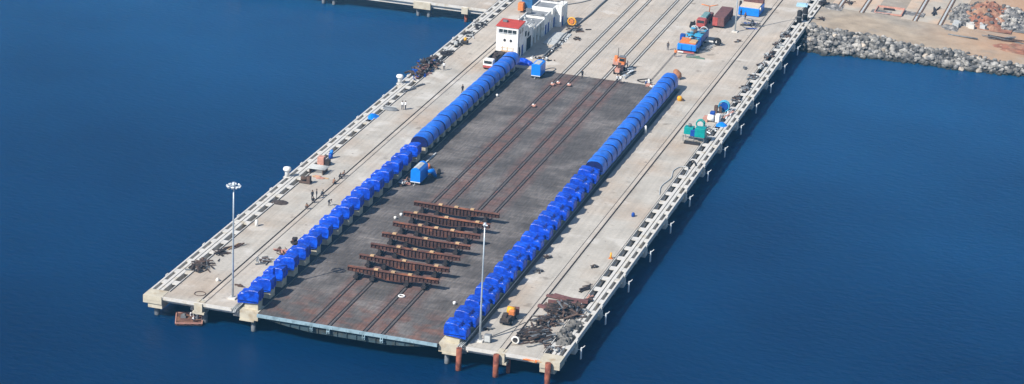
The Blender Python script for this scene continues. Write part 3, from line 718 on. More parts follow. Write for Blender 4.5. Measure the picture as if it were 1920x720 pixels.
def scraps(name, c, n_, spread, lens, m_list, lab, cat='scrap', zmax=.8, rz=0, thick=.12, group=None, seed=0, lean=.25, ang=None):
    rr = random.Random(seed + n_); r = MB()
    for i in range(n_):
        a = (rr.random() * pi) if ang is None else ang + rr.uniform(-.25, .25)
        l = rr.uniform(*lens); x, y = rr.gauss(0, spread[0] * .5), rr.gauss(0, spread[1] * .5)
        q = max(0, 1 - (abs(x) / spread[0] + abs(y) / spread[1]) * .5)
        r.obox((x, y, .08 + rr.random() * zmax * q), (l, thick * rr.uniform(.7, 2.4), thick * rr.uniform(.7, 1.8)), (rr.uniform(-lean, lean), rr.uniform(-lean, lean) * .6, a), rr.randrange(len(m_list)))
    return tag(r.build(name, m_list, None, c, rz), lab, cat, group)
scraps('pipe_stack', onland(1882, 75), 16, (2.2, .9), (4, 8), [m_grey, m_steeldark, m_brown], 'bundle of long dark pipes lying on the sand at the right edge', 'pipes', .5, ang=.05, thick=.14, seed=3)
p = onland(1805, 70)
o = MB().tube([(-3.2, .3, .2), (3.2, -.3, .2)], .16, 8).build('pipe', m_grey, None, p); tag(o, 'single long dark pipe on the sand left of the pipe bundle', 'pipe')
scraps('plank_pile', onland(1541, 37), 10, (.6, .5), (.8, 2.2), [m_steeldark, m_brown], 'small dark scrap pile on bare sand beside the pier edge', 'scrap', .5, seed=4)
def blocks(px, py, lab, n_, seed, m_=m_palegrey):
    rr = random.Random(seed); c = onland(px, py)
    r = MB()
    for i in range(n_): r.obox((rr.uniform(-1, 1) * .35, (i - n_ / 2) * .9, .45), (rr.uniform(.8, 1.4), .7, .9), (0, 0, rr.uniform(-.3, .3)))
    return tag(r.build('concrete_blocks', m_, None, c), lab, 'concrete blocks')
blocks(1795, 48, 'pale concrete blocks lined up at the foot of the left rubble heap', 4, 1)
blocks(1820, 50, 'pale concrete blocks standing below the middle of the red earth heap', 3, 2, m_beam)
blocks(1845, 52, 'grey concrete blocks below the right end of the red earth heap', 3, 3)
scraps('rebar_pile', onland(1852, 38), 14, (1.5, 2.5), (5, 8), [m_steeldark, m_rusty], 'bundle of dark rusty bars leaning on the red earth heap', 'steel bars', 1.6, ang=1.45, thick=.12, seed=8)
scraps('trench_boards', onland(1752, 22), 4, (.3, 1), (5, 6), [m_steeldark], 'dark steel beam lying between the two right slipway tracks', 'steel beam', .2, ang=1.5, thick=.2, seed=1)
scraps('trench_boards', onland(1595, 7), 6, (.8, 1), (1.5, 3), [m_steeldark, m_brown], 'dark timber scrap lying between the two left slipway tracks', 'scrap', .5, seed=12)
# shallow formwork pit between the beds
p = onland(1668, 22); r = thing('formwork', p, 'reddish formwork frame around a shallow pit between the slipway beds', 'formwork')
b = MB(); b.box(-3, 3, 2.4, 2.6, 0, .5); b.box(-3, 3, -2.6, -2.4, 0, .3); b.box(-3, -2.8, -2.4, 2.4, 0, .4); b.box(2.8, 3, -2.4, 2.4, 0, .4); b.build('frame', m_pink, r)
b = MB(); b.box(-2.8, 2.8, -2.4, 2.4, .01, .05); b.build('bed', m_pad, r); b = MB(); b.box(-1.5, 1, .8, 1.1, .06, .5); b.build('crossbar', m_steeldark, r)
o = MB().box(-3.5, 3.5, -1.4, 1.4, -.02, .06).build('gravel_bed', m_greyrub, None, onland(1640, 21)); tag(o, 'grey gravel strip left of the reddish formwork frame', 'gravel')
o = MB().box(-3.5, 3.5, -1.6, 1.6, -.02, .06).build('gravel_bed', m_greyrub, None, onland(1703, 25)); tag(o, 'grey gravel strip right of the reddish formwork frame', 'gravel')

# ------------------------------------------------------------------ covered machines on the platform
def cabinet(loc, w, d, h, lab, rounded):
    r = thing('covered_machine', loc, lab, 'machine', 'tarpaulin-covered machines on wheels')
    rings = []
    for y, k in ((0, .97), (.05, 1), (d * .5, 1.01), (d - .05, 1), (d, .97)):
        c = w / 2; hh = h
        pr = [(-c, .5), (-c * 1.02, hh * .6), (-c, hh - (.45 if rounded else .2)), (-c * .6, hh - .05), (0, hh + (.15 if rounded else .02)), (c * .6, hh - .05), (c, hh - (.45 if rounded else .2)), (c * 1.02, hh * .6), (c, .5)]
        rings.append([(x * k, y, z * (1 if k > .98 else .985)) for x, z in pr])
    mb = MB(); mb.loft(rings, 0, False, closed=False); b = mb.build('cover', m_bluep, r)
    mb = MB(); mb.loft([[(x, y, z + .012) for x, z in ((-w * .3, h - .045), (0, h + (.15 if rounded else .03)), (w * .3, h - .045))] for y in (.15, d * .5, d * .8)], 0, False, closed=False, caps=False); mb.build('top_panel', m_palegrey, r)
    for sx in (-1, 1):
        for y in (.4, d - .4):
            t = MB(); t.tube([(sx * w * .42 - .09, y, .28), (sx * w * .42 + .09, y, .28)], .28, 12); t.build('wheel', m_tyre, r)
    t = MB(); t.box(-w * .45, w * .45, .1, d - .1, .35, .5); t.tube([(0, .1, .4), (0, -.9, .2)], .06, 6); t.build('chassis', m_palegrey, r)
    t = MB(); t.box(-w * .5, w * .5, -.03, -.003, .5, .62); t.build('hem', m_whitesteel, r)
    return r
cabinet((2.4, 63.1, 0), 1.75, 4.2, 3.0, 'bright blue covered machine with rounded grey top beside the left row, mid platform', True)
cabinet((3.95, 130.6, 0), 1.85, 3.6, 2.9, 'bright blue covered machine with square top at the landward end of platform', False)
o = MB(); o.tube([(0, 0, 1.7), (.5, 1.2, 1.5), (.8, 2, .3)], [.25, .5, .3], 8); tag(o.build('blue_tarp', m_bluep, None, (3.6, 66.0, 0)), 'loose blue tarpaulin hanging behind the machine with rounded top', 'tarpaulin')

# loose dark blue heap next to the row end
heap('blue_tarp', (-1.2, 139.2, 0), 2.4, 1.3, 1.1, m_blueN, 'crumpled dark blue tarpaulin heap at the foot of the control building', 'tarpaulin', .5, 6)

# ------------------------------------------------------------------ vehicles and machines in the yard
def wheel(r, x, y, rad=.5, w=.3):
    t = MB(); t.tube([(x - w / 2, y, rad), (x + w / 2, y, rad)], rad, 14); o = t.build('wheel', m_tyre, r)
    t = MB(); t.tube([(x - w / 2 - .02, y, rad), (x + w / 2 + .02, y, rad)], rad * .5, 10); t.build('hub', m_palegrey, o)
# truck beside hoist row
r = thing('parked_truck', (-7.2, 131.8, 0), 'dark flatbed truck with white and red nose beside the left hoist row end', 'truck')
b = MB(); b.bbox(0, 2.0, 0, 1.6, .5, 2.1, .12); b.build('cab', m_white, r)
b = MB(); b.box(.2, 1.8, -.02, -.003, 1.3, 1.9); b.build('windscreen', m_glass, r); b = MB(); b.box(.02, 1.98, -.06, -.003, .5, .95); b.build('bumper', m_red, r)
b = MB(); b.box(0, 2.05, 1.7, 8.2, .8, 1.0); b.box(0, .1, 1.7, 8.2, 1, 1.7); b.box(1.95, 2.05, 1.7, 8.2, 1, 1.7); b.box(.1, 1.95, 1.7, 1.8, 1, 1.9); b.box(.1, 1.95, 8.1, 8.2, 1, 1.7); b.build('cargo_bed', m_steeldark, r)
b = MB(); [b.obox((1 + R.uniform(-.5, .5), 2.6 + .8 * i, 1.4), (R.uniform(.4, 1.4), .8, R.uniform(.5, 1.0)), (R.uniform(-.2, .2), .1, R.uniform(-.6, .6))) for i in range(7)]; b.build('load', m_scrap, r)
for y in (.8, 5.6, 7): wheel(r, .15, y); wheel(r, 1.9, y)
# blue winch truck
r = thing('winch_truck', (25.2, 160.2, 0), 'large blue winch truck with orange load and cyan tank on its deck', 'truck')
b = MB(); b.bbox(0, 3.9, 0, 4.6, .7, 1.9, .1); b.build('front_body', m_bluep, r)
for x in (.9, 2.9): b = MB(); b.box(x, x + .1, -.03, -.003, .75, 1.8); b.build('panel_rib', m_bluedk, r)
b = MB(); b.box(.25, 3.6, .5, 3.4, 1.903, 2.15); b.obox((1.3, 2.2, 2.35), (1.8, 1.6, .4), (0, 0, .2)); b.build('load', m_orange, r)
b = MB(); b.box(2.3, 3.7, .6, 2.5, 2.16, 2.4); b.build('timber', m_wood, r)
b = MB(); b.tube([(.5, 5.6, 1.7), (.55, 5.6, 1.7), (1.95, 5.6, 1.7), (2.0, 5.6, 1.7)], [.8, .95, .95, .8], 16); b.build('tank', m_cyan, r)
for k in range(26):
    b = MB(); b.obox((R.uniform(.3, 3.6), R.uniform(2.6, 10.8), R.uniform(2.2, 2.75)), (R.uniform(.15, .9), R.uniform(.15, 1.4), R.uniform(.1, .5)), (R.uniform(-.3, .3), 0, R.random() * 3)); b.build('deck_gear', R.choice([m_grey, m_steeldark, m_bluedk, m_palegrey, m_cyan, m_brown]), r)
b = MB(); b.bbox(2.0, 3.9, 4.7, 12, .7, 2.3, .1); b.build('rear_body', m_bluedk, r); b = MB(); b.bbox(.2, 2.0, 6.8, 11, .7, 1.6, .1); b.build('engine_housing', m_cyan, r)
b = MB(); b.bbox(2.1, 3.8, 5.0, 10.5, 2.31, 2.5, .05); b.build('top_panel', m_cyan, r)
for x in (1.0, 3.0):
    b = MB(); b.torus((x, 11.2, 2.0), .8, .12, 'y', 18, 8); o = b.build('drum', m_palegrey, r)
    b = MB(); b.tube([(x, 10.9, 2.1), (x, 11.5, 2.1)], .55, 14); b.build('drum_core', m_grey, o)
b = MB(); b.box(.2, 3.7, -.7, -.4, .35, .6); b.build('bumper', m_red, r); b = MB(); b.box(.3, 1.5, -.75, -.703, .36, .59); b.build('bumper_stripe', m_white, r)
b = MB(); b.box(-.9, 0, 6.2, 7.4, .8, 2.0); b.build('side_box', m_bluedk, r)
for y in (1.2, 6.5, 9.5): wheel(r, .1, y, .6); wheel(r, 3.8, y, .6)
r = thing('wheel_axle', (30.4, 168.6, 0), 'white axle with one big dark wheel beside the blue winch truck', 'axle')
b = MB(); b.box(-2, 1.2, -.15, .15, .6, .85); b.build('axle', m_white, r); t = MB(); t.torus((1.3, 0, .85), .6, .28, 'y', 16, 8); t.build('tyre', m_tyre, r)
scraps('hose_pile', at(1325, 92), 12, (.6, 2.4), (1.5, 4), [m_grey, m_palegrey], 'grey hoses and pipes lying right of the blue winch truck', 'hoses', .3, ang=1.2, seed=31)
scraps('pipe_stack', at(1298, 108), 8, (1.4, .4), (1.5, 3.5), [M('dull_green', (.12, .2, .15), .7), m_grey], 'dull green pipes lying in front of the blue winch truck', 'pipes', .3, ang=.05, seed=32, thick=.2)
# red truck and maroon container
r = thing('red_truck', (24.9, 178.6, 0), 'small red truck with teal load and orange boom beside the maroon container', 'truck')
b = MB(); b.bbox(0, 1.9, 0, 1.8, .6, 2.2, .12); b.build('cab', m_red, r); b = MB(); b.box(.2, 1.7, -.02, -.003, 1.4, 2.0); b.build('windscreen', m_glass, r)
b = MB(); b.bbox(.05, 1.9, 1.9, 8.5, .9, 1.7, .08); b.build('cargo_bed', m_maroon, r); b = MB(); b.bbox(.3, 1.6, 2.2, 6.5, 1.71, 2.2, .1); b.build('load', M('greyteal_load', (.15, .28, .28), .7, .2, 2), r)
b = MB(); b.tube([(1, 8, 1.7), (1, 8.2, 3.0), (-.6, 7.2, 3.5)], .12, 6); b.tube([(1, 8.2, 3.0), (2.6, 9, 3.3)], .1, 6); b.build('boom', m_orange, r)
for y in (1, 5.5, 7.2): wheel(r, .1, y); wheel(r, 1.8, y)
r = thing('cargo_container', (28.0, 181.2, 0), 'long maroon container standing right of the small red truck', 'container')
b = MB(); b.bbox(-.2, 2.3, 0, 9.2, .5, 2.35, .04); b.build('body', m_maroon, r); b = MB(); b.box(-.15, .9, -.05, -.003, .55, 2.3); b.build('end_door', m_red, r)
b = MB(); [b.box(2.303, 2.36, .3 + i * .6, .55 + i * .6, .6, 2.2) for i in range(15)]; b.build('side_ribs', m_maroon, r)
for y in (1, 8): wheel(r, 0, y, .3); wheel(r, 2.1, y, .3)
tag(MB().obox((0, 0, .6), (1.0, .8, 1.2), (0, .2, .4)).obox((.3, .2, 1.3), (.2, .9, .3)).build('black_pump', m_tyre, None, at(1298, 52)), 'small black pump standing left of the red truck', 'pump')
# blue container
r = thing('open_container', (30.8, 193.4, 0), 'bright blue open container with cream load beside the far light mast', 'container')
b = MB(); b.bbox(0, 4.5, 0, 6.0, .15, 1.75, .05); b.build('body', m_bluep, r)
b = MB(); b.box(.2, 4.3, .4, 4.3, 1.753, 1.95); b.build('load', M('cream_load', (.62, .50, .38), .8, .1, 2), r)
b = MB(); b.box(.1, 4.4, 4.5, 6.2, 1.753, 2.5); b.build('rear_box', m_maroon, r); b = MB(); b.obox((-.2, 3, 1.6), (.4, .8, 1.4)); b.build('lever', m_steeldark, r)
b = MB(); b.tube([(4.45, 1.0, 1.6), (4.7, 1.0, 1.6)], .4, 10); b.build('hub', m_white, r)
scraps('scaffold_pile', at(1408, 47), 26, (1.6, 2.6), (1, 3), [m_steeldark, m_grey, m_bluedk], 'flat pile of dark scaffold parts in front of the blue open container', 'scrap', .5, seed=41)
# blue truck at the top left
r = thing('blue_truck', (-12.6, 174.5, 0), 'blue tarpaulin-covered truck behind the white buildings near the left pier edge', 'truck')
b = MB(); b.bbox(.2, 2.7, .8, 9, .9, 3.2, .2); b.build('cargo_cover', M('steel_blue_tarp', (.03, .13, .30), .6, .3, 1), r); b = MB(); b.bbox(-.2, 1.0, -.6, .7, .5, 2.2, .1); b.build('cab', m_orange, r)
b = MB(); b.box(.3, 2.6, .7, 9, .6, .88); b.build('chassis', m_steeldark, r)
for y in (1.5, 6, 7.5): wheel(r, .3, y, .5); wheel(r, 2.6, y, .5)
o = MB().tube([(0, 0, 2.2), (2.2, 5.5, 3.4)], .16, 6).tube([(2.2, 5.5, 0), (2.2, 5.5, 3.4)], .1, 6).tube([(0, 0, 0), (0, 0, 2.2)], .1, 6).build('pipe_boom', m_palegrey, None, at(1003, 14)); tag(o, 'slanted pale pipe on supports right of the blue covered truck', 'pipe')
# cable reel
r = thing('cable_reel', (.6, 168.7, 0), 'large yellow-orange cable reel beside the far white buildings', 'cable reel')
b = MB(); b.torus((0, 0, 1.15), .8, .18, 'y', 20, 8); b.build('rim', m_yellow, r); b = MB(); b.tube([(0, -.3, 1.15), (0, .3, 1.15)], .45, 14); b.build('core', m_orange, r)
b = MB(); [b.obox((cos(a) * .7, 0, 1.15 + sin(a) * .6), (.7, .1, .1), (0, -a, 0)) for a in (0, 1.05, 2.1, 3.14, 4.2, 5.2)]; b.build('spokes', m_yellow, r); b = MB(); b.box(-1.0, .9, -.6, .6, 0, .4); b.build('cradle', m_steeldark, r)
# orange machines on the tracks
r = thing('tracked_machine', (16.3, 146.2, 0), 'brownish orange upright machine with thin mast on the rails behind the platform', 'machine')
b = MB(); b.bbox(-.7, .8, -.8, .9, .3, 1.7, .25); b.build('body', m_pink, r); b = MB(); b.bbox(-.45, .3, -.82, -.3, 1.0, 2.2, .15); b.build('housing', m_orange, r); b = MB(); b.tube([(.1, .2, 1.7), (.1, .2, 3.6)], .06, 6); b.build('mast', m_steeldark, r)
for x in (-.6, .7): b = MB(); b.box(x - .15, x + .15, -1, 1.1, 0, .35); b.build('track', m_steeldark, r)
r = thing('loader', (18.0, 139.6, 0), 'orange loader with brown deck standing on the rails just behind the platform', 'loader')
b = MB(); b.bbox(-.5, .5, 0, 4.6, .6, 1.3, .08); b.build('deck', m_pink, r); b = MB(); b.bbox(-.6, .6, 3.4, 4.6, 1.3, 2.7, .1); b.build('cab', m_orange, r); b = MB(); b.box(-.5, .5, 3.37, 3.398, 1.9, 2.5); b.build('windscreen', m_glass, r); b = MB(); b.obox((0, 1.6, 1.6), (.6, 1.8, .5), (.1, .1, .2)); b.build('engine', m_brown, r); b = MB(); b.box(-.65, .65, 3.3, 4.7, 2.72, 2.8); b.build('canopy', m_grey, r)
for y in (.7, 3.4): wheel(r, -.7, y, .4); wheel(r, .7, y, .4)
scraps('rail_gear', (20.0, 141.5, 0), 24, (.6, 3.0), (.5, 2.4), [m_grey, m_whitesteel, m_steeldark, m_galv], 'grey and white rail gear piled right of the orange loader', 'gear', 1.1, ang=1.3, seed=21)
def boulder(loc, s, m_, lab, cat):
    o = bpy.data.objects.new('boulder', rockmesh(int(s * 77), m_)); col.objects.link(o); o.location = loc; o.scale = (s, s, s); o.rotation_euler = (0.2, .3, .7); return tag(o, lab, cat)
r = thing('concrete_mixer', (29.5, 142.2, 0), 'rusty brown tilted mixer drum behind the landward end of the right hoist row', 'mixer')
b = MB(); b.tube([(-.5, -.2, 1.9), (-.3, -.1, 1.6), (.2, 0, .9), (.5, .1, .4)], [.35, .6, .75, .5], 12); b.build('drum', M('rusty_orange', (.36, .17, .09), .8, .3, 2), r); b = MB(); b.box(-.5, .7, -.5, .5, .05, .3); b.build('frame', m_grey, r)
r = thing('orange_drum', (33.2, 128.9, 0), 'small orange drum on the concrete right of the right hoist row', 'drum')
b = MB(); b.tube([(0, 0, 0), (0, 0, .2), (0, 0, .7), (0, 0, .95)], [.35, .5, .5, .3], 12); b.build('body', m_yellow, r); b = MB(); b.obox((.55, .1, .25), (.5, .4, .4)); b.build('handle', m_brown, r)
r = thing('marker_post', (42.2, 43.4, 0), 'orange marker post at the edge of the right pier deck', 'post')
b = MB(); b.tube([(0, 0, 0), (0, 0, 1.0)], [.18, .14], 10); b.build('post', m_yellow, r); b = MB(); b.box(-.3, .3, -.3, .3, 0, .12); b.build('base', m_orange, r)
o = MB().tube([(0, 0, 0), (0, 0, .5), (0, 0, .7)], [.3, .3, .18], 10).build('blue_can', m_bluedk, None, at(1187, 406)); tag(o, 'small dark blue can alone on the right pier deck', 'can')
r = thing('bollard', (31.95, 107, .0), 'white post beside the right hoist row, standing at the deck kerb', 'bollard')
b = MB(); b.tube([(0, 0, 0), (0, 0, 1.3), (0, 0, 1.5)], [.24, .22, .1], 12); b.build('post', m_white, r); b = MB(); b.tube([(0, 0, 0), (0, 0, .1)], .32, 12); b.build('base', m_beam, r)
for px, py, lab in ((481, 424, 'short white bollard standing alone on the left pier deck near its edge'),):
    r = thing('bollard', at(px, py), lab, 'bollard'); b = MB(); b.tube([(0, 0, 0), (0, 0, 1.0), (0, 0, 1.15)], [.28, .26, .12], 12); b.build('post', m_white, r)
for y, lab in ((58.0, 'white mushroom bollard on the left pier edge, the one nearer the sea end'), (116.2, 'white mushroom bollard on the left pier edge, the one farther from the sea end')):
    r = thing('mooring_bollard', (-19.0, y, .04), lab, 'mooring bollard', 'mooring bollards on the left pier edge')
    b = MB(); b.tube([(0, 0, 0), (0, 0, .9), (0, 0, 1.15)], [.42, .38, .5], 14); b.build('post', m_white, r); b = MB(); b.tube([(0, 0, 1.15), (0, 0, 1.4), (0, 0, 1.7), (0, 0, 1.8)], [.62, .72, .6, .25], 14); b.build('cap', m_white, r); b = MB(); b.box(-.5, .7, -.6, .6, -.02, .1); b.build('base', m_beam, r)

# right pier mid: teal machine and gear
r = thing('generator', (39.2, 105.6, 0), 'teal two-box generator set on a thin frame at the right pier edge', 'generator')
b = MB(); b.bbox(0, 1.7, .9, 2.4, 1.1, 2.4, .06); b.bbox(2.1, 4.0, .5, 2.2, .9, 2.6, .06); b.build('casing', m_teal, r); b = MB(); b.bbox(1.2, 2.5, .85, 2.1, .9, 2.1, .1); b.build('motor', m_bluedk, r)
b = MB()
for x in (.1, 2.1, 3.9): b.box(x - .05, x + .05, .2, .3, 0, 1); b.box(x - .05, x + .05, 2.2, 2.3, 0, 1)
b.box(0, 4, .2, .3, .9, 1.0); b.box(0, 4, 2.2, 2.3, .9, 1.0); b.build('frame', m_grey, r); b = MB(); b.box(.6, 3.5, -1.4, -.3, .05, .35); b.build('skid', m_steeldark, r)
b = MB(); b.tube([(.9, 1.8, 2.4), (.9, 1.8, 2.9)], .3, 10); b.build('exhaust', m_grey, r)
def reel(loc, rad, m_, mc, lab, ax='x'):
    r = thing('cable_reel', loc, lab, 'cable reel')
    for s in (-.35, .35):
        b = MB(); d = (s, 0, 0) if ax == 'x' else (0, s, 0)
        b.torus((d[0], d[1], rad), rad - .12, .12, ax, 20, 6); b.build('rim', m_, r)
    b = MB(); b.tube([(-.35, 0, rad), (.35, 0, rad)] if ax == 'x' else [(0, -.35, rad), (0, .35, rad)], rad * .68, 16); b.build('core', mc, r); return r
reel((42.5, 126.0, 0), 1.1, m_cyan, m_bluedk, 'large blue cable reel standing upright at the right pier edge', 'y')
reel(at(1313, 240), .85, m_teal, m_palegrey, 'green and white cable reel just behind the teal generator', 'y')
tag(MB().obox((0, 0, .7), (.6, .7, 1.4)).obox((.8, .2, .6), (.5, .6, 1.2), (0, 0, .2)).build('brown_motor', m_brown, None, at(1342, 211)), 'pair of brown motors left of the large blue cable reel', 'motor')
r = thing('winch', at(1336, 229), 'white and blue winch with red base behind the green cable reel', 'winch')
b = MB(); b.tube([(-.9, 0, .8), (.2, 0, .8)], .6, 14); b.build('drum', m_white, r); b = MB(); b.bbox(-.8, .1, .8, 1.8, .3, 1.7, .1); b.build('gearbox', m_bluedk, r); b = MB(); b.bbox(.5, 1.3, -.4, 1.2, .2, 1.5, .1); b.build('motor', m_white, r); b = MB(); b.box(-1.8, -.9, -.6, 1.2, .0, .8); b.build('base', m_pink, r)
scraps('gear_pile', at(1326, 248), 30, (1.6, 2.6), (.4, 1.6), [m_grey, m_whitesteel, m_brown, m_steeldark], 'jumble of grey and brown gear between the generator and the winch', 'gear', 1.0, seed=51)
heap('blue_tarp', (43.9, 117.6, 0.04), 1.1, 1.1, .6, m_bluep, 'small bright blue tarpaulin draped over the right pier edge grid', 'tarpaulin', .2, 9, n=14)
scraps('pipe_stack', (43.9, 124, .05), 8, (.5, 3), (2, 5), [m_pink, m_palegrey, m_whitesteel], 'pale and rusty pipes lying on the edge grid beside the blue reel', 'pipes', .4, ang=1.45, seed=52)
# hose coils along the right pier
def hose(pts, rad, m_, lab, name='hose', cat='hose', closed=False):
    P = [at(*p) + Vector((0, 0, rad + .02)) for p in pts]; o = []
    n_ = len(P)
    for i in range(n_ - 1):
        p0, p1, p2, p3 = P[max(i - 1, 0)], P[i], P[i + 1], P[min(i + 2, n_ - 1)]
        for t in (0, .25, .5, .75): o.append(.5 * ((2 * p1) + (-p0 + p2) * t + (2 * p0 - 5 * p1 + 4 * p2 - p3) * t * t + (-p0 + 3 * p1 - 3 * p2 + p3) * t ** 3))
    o.append(P[-1]); return tag(MB().tube(o, rad, 6).build(name, m_), lab, cat)
hose([(1236, 366), (1240, 350), (1258, 335), (1262, 322), (1275, 314), (1290, 316), (1284, 330)], .09, m_palegrey, 'pale hose looping along the right pier below the teal generator')
hose([(1292, 318), (1291, 308), (1300, 303), (1305, 312)], .14, m_tyre, 'short thick black hose loop over the right pier edge grid')
hose([(1195, 152), (1205, 155), (1220, 151), (1213, 149), (1195, 151)], .10, m_steeldark, 'dark hose loop on the concrete near the landward end of the platform')
hose([(1018, 134), (1032, 136), (1042, 130), (1035, 128), (1022, 131), (1015, 133)], .08, m_grey, 'grey hose loop on concrete right of the square-topped blue machine')
hose([(1016, 110), (1030, 96), (1045, 82), (1056, 68), (1070, 58), (1095, 38), (1110, 26), (1122, 14), (1138, 0)], .18, m_grey, 'long dark grey cable running across the yard from the buildings', 'cable', 'cable')
hose([(1018, 114), (1036, 98), (1050, 84), (1060, 70), (1074, 55)], .14, m_steeldark, 'black cable running beside the long grey cable near the buildings', 'cable', 'cable')
hose([(1050, 12), (1072, 8), (1090, 5), (1110, 0)], .09, m_grey, 'thin grey cable lying across the yard beyond the white buildings', 'cable', 'cable')
scraps('cable_gear', at(1040, 92), 36, (.6, 9), (.3, 1.2), [m_steeldark, m_grey, m_whitesteel], 'row of black and white cable fittings strewn beside the long cable', 'fittings', .5, seed=61)
scraps('cable_gear', at(1014, 112), 26, (2.6, .9), (.3, 1.1), [m_steeldark, m_whitesteel, m_brown], 'black and white fittings piled where the cables start by the building', 'fittings', .7, seed=62)
scraps('timber_pile', at(1083, 58), 22, (2.2, 2.4), (.4, 1.8), [m_brown, m_grey, m_steeldark], 'brown scrap pile right of the yellow-orange cable reel', 'scrap', .8, seed=63)
scraps('timber_pile', at(1083, 74), 8, (.5, .8), (.4, 1.1), [m_brown, m_steeldark], 'small dark crate wreck alone in the yard left of the rails', 'scrap', .6, seed=64)
o = MB().box(-1.8, 1.8, -4.5, 4.5, .004, .2).build('steel_plate', m_palegrey, None, (.4, 158.5, 0)); tag(o, 'pale flat slab lying in the yard beside the white buildings', 'slab')

# yard small items
for px, py, lab, sd_ in ((1384, 78, 'small dark scrap pile in the yard right of the blue winch truck', 1), (1397, 129, 'small dark scrap beside the right pier edge behind the crane rail', 2), (1029, 483, 'small dark scrap beside the kerb of the right hoist row', 3), (1115, 501, 'small dark box scrap on the right pier deck left of the marker post', 4), (1011, 509, 'thin scrap sticks by the right hoist row, seaward of the dark scrap', 5), (916, 618, 'ring-shaped scrap beside the right light mast', 6)):
    scraps('scrap_pile', at(px, py), 9, (.5, .6), (.4, 1.1), [m_brown, m_steeldark, m_grey], lab, 'scrap', .4, seed=70 + sd_)
tag(MB().tube([(0, 0, 0), (0, 0, .8)], .4, 10).build('black_can', m_tyre, None, at(1347, 82)), 'black can standing right of the blue winch truck', 'can')
tag(MB().obox((0, 0, .3), (.8, .5, .6), (0, 0, .3)).obox((.2, .1, .7), (.3, .3, .3)).build('crate', m_white, None, at(1243, 0.0) if False else at(1214, 156)), 'white and blue crate near the landward end of right row', 'crate')
scraps('cloth_pile', at(1221, 162), 12, (.9, .5), (.3, .8), [m_white, m_pink, m_brown], 'white and pink cloth bundle beside the last blue hoist of right row', 'bundle', .5, seed=80, thick=.25)

# ------------------------------------------------------------------ right pier sea end
r = thing('mast_cabinet', (34.1, 3.6, 0), 'grey electrical cabinet right beside the right light mast', 'cabinet')
b = MB(); b.bbox(-.5, .5, -.35, .35, .1, 1.25, .04); b.build('body', m_grey, r); b = MB(); b.box(-.42, .42, -.38, -.353, .2, 1.15); b.build('door', m_palegrey, r)
r = thing('air_compressor', (34.7, 10.2, 0), 'yellow and dark compressor trailer on the right pier near the light mast', 'compressor')
b = MB(); b.bbox(-.9, .7, 0, 3.6, .5, .8, .06); b.build('chassis', m_steeldark, r)
b = MB(); b.obox((-.4, 1.0, 1.1), (.7, 1.6, .7), (0, .1, .1)); b.obox((.35, .8, 1.0), (.5, 1.8, .5), (0, 0, -.1)); b.build('engine', m_scrap, r)
b = MB(); b.tube([(-.6, 3.2, 1.4), (.5, 3.2, 1.4)], .55, 12); b.build('tank', m_yellow, r); b = MB(); b.bbox(-.2, .7, 2.3, 3.0, .9, 1.7, .1); b.build('motor', m_orange, r); b = MB(); b.obox((.2, 4.2, 1.0), (1.4, .7, 1.0), (0, 0, .2)); b.build('radiator', m_maroon, r)
for x in (-.9, .7): wheel(r, x, 1.0, .4, .25); wheel(r, x, 3.4, .4, .25)
mix_dark = [m_scrap, m_brown, m_steeldark, m_scrap, m_brown, m_grey]
scraps('scrap_heap', at(1003, 632), 150, (2.2, 2.4), (.5, 2.4), mix_dark, 'dark heap of burnt-looking scrap at the sea end of the right pier, lowest of three', 'scrap heap', 1.1, seed=90, thick=.13, ang=.75, lean=.35)
scraps('scrap_heap', at(1025, 606), 110, (1.9, 2.4), (.6, 1.8), mix_dark, 'dark scrap heap in the middle between the lowest and the largest heap', 'scrap heap', 1.1, seed=91, thick=.13, lean=.5)
scraps('scrap_heap', at(1057, 586), 190, (2.5, 3.2), (.8, 2.4), mix_dark, 'largest dark scrap heap with ribbed steel beside the right pier edge', 'scrap heap', 1.3, seed=92, thick=.14, lean=.5)
scraps('steel_sheets', at(1060, 566), 12, (1.8, 2.2), (3.0, 4.6), [m_brown, m_maroon], 'long brown steel sections laid flat landward of the largest scrap heap', 'steel sections', .5, seed=93, thick=.3, ang=-.05, lean=.05)
scraps('steel_sheets', at(1031, 578), 5, (.6, .8), (2.2, 3.0), [m_maroon, m_brown], 'brown steel section lying left of the largest scrap heap', 'steel sections', .3, seed=94, thick=.3, ang=-.1, lean=.05)
r = thing('rope_coil', at(966, 645), 'white rope coil at the left foot of the lowest scrap heap', 'rope coil')
b = MB(); b.torus((0, 0, .62), .5, .13, 'y', 18, 6); b.build('coil', m_white, r); b = MB(); b.tube([(0, -.2, .62), (0, .2, .62)], .3, 10); b.build('core', m_steeldark, r)
heap('rubble_heap', (44.0, 11.5, -.6), 1.4, 6.5, 1.0, m_greyrub, 'grey broken rubble filling the edge grid at the right pier sea end', 'rubble heap', .5, 11, stones=160)
scraps('plank_pile', at(1100, 540), 7, (.4, 1.6), (1.6, 2.8), [m_brown, m_steeldark], 'dark planks on the right pier deck beside the edge grid', 'planks', .3, seed=96, ang=1.1)
scraps('rail_gear', (43.9, 4.8, .05), 20, (1.3, 1.6), (.4, 1.3), [m_palegrey, m_grey, m_brown, m_white], 'pale scrap jumble on the front corner of the right pier', 'scrap', .6, seed=97)
scraps('formwork_boards', (42.3, .55, -.5), 14, (1.8, .25), (.8, 2.0), [m_wood, m_orange, m_wood], 'orange formwork boards on the front edge of the right pier', 'boards', .3, seed=98, ang=0, lean=.1)
scraps('grid_scrap', (43.6, 25.3, .05), 12, (.6, 1.0), (.4, 1.2), [m_steeldark, m_pink, m_brown], 'pink and dark scrap on the right edge grid above the largest heap', 'scrap', .5, seed=99)
hose([(906, 638), (930, 628), (955, 618), (985, 605)], .05, m_grey, 'thin grey line drawn along the cast shadow of the right light mast', 'cable', 'cable')  # grey tube traces the mast's cast shadow on the deck

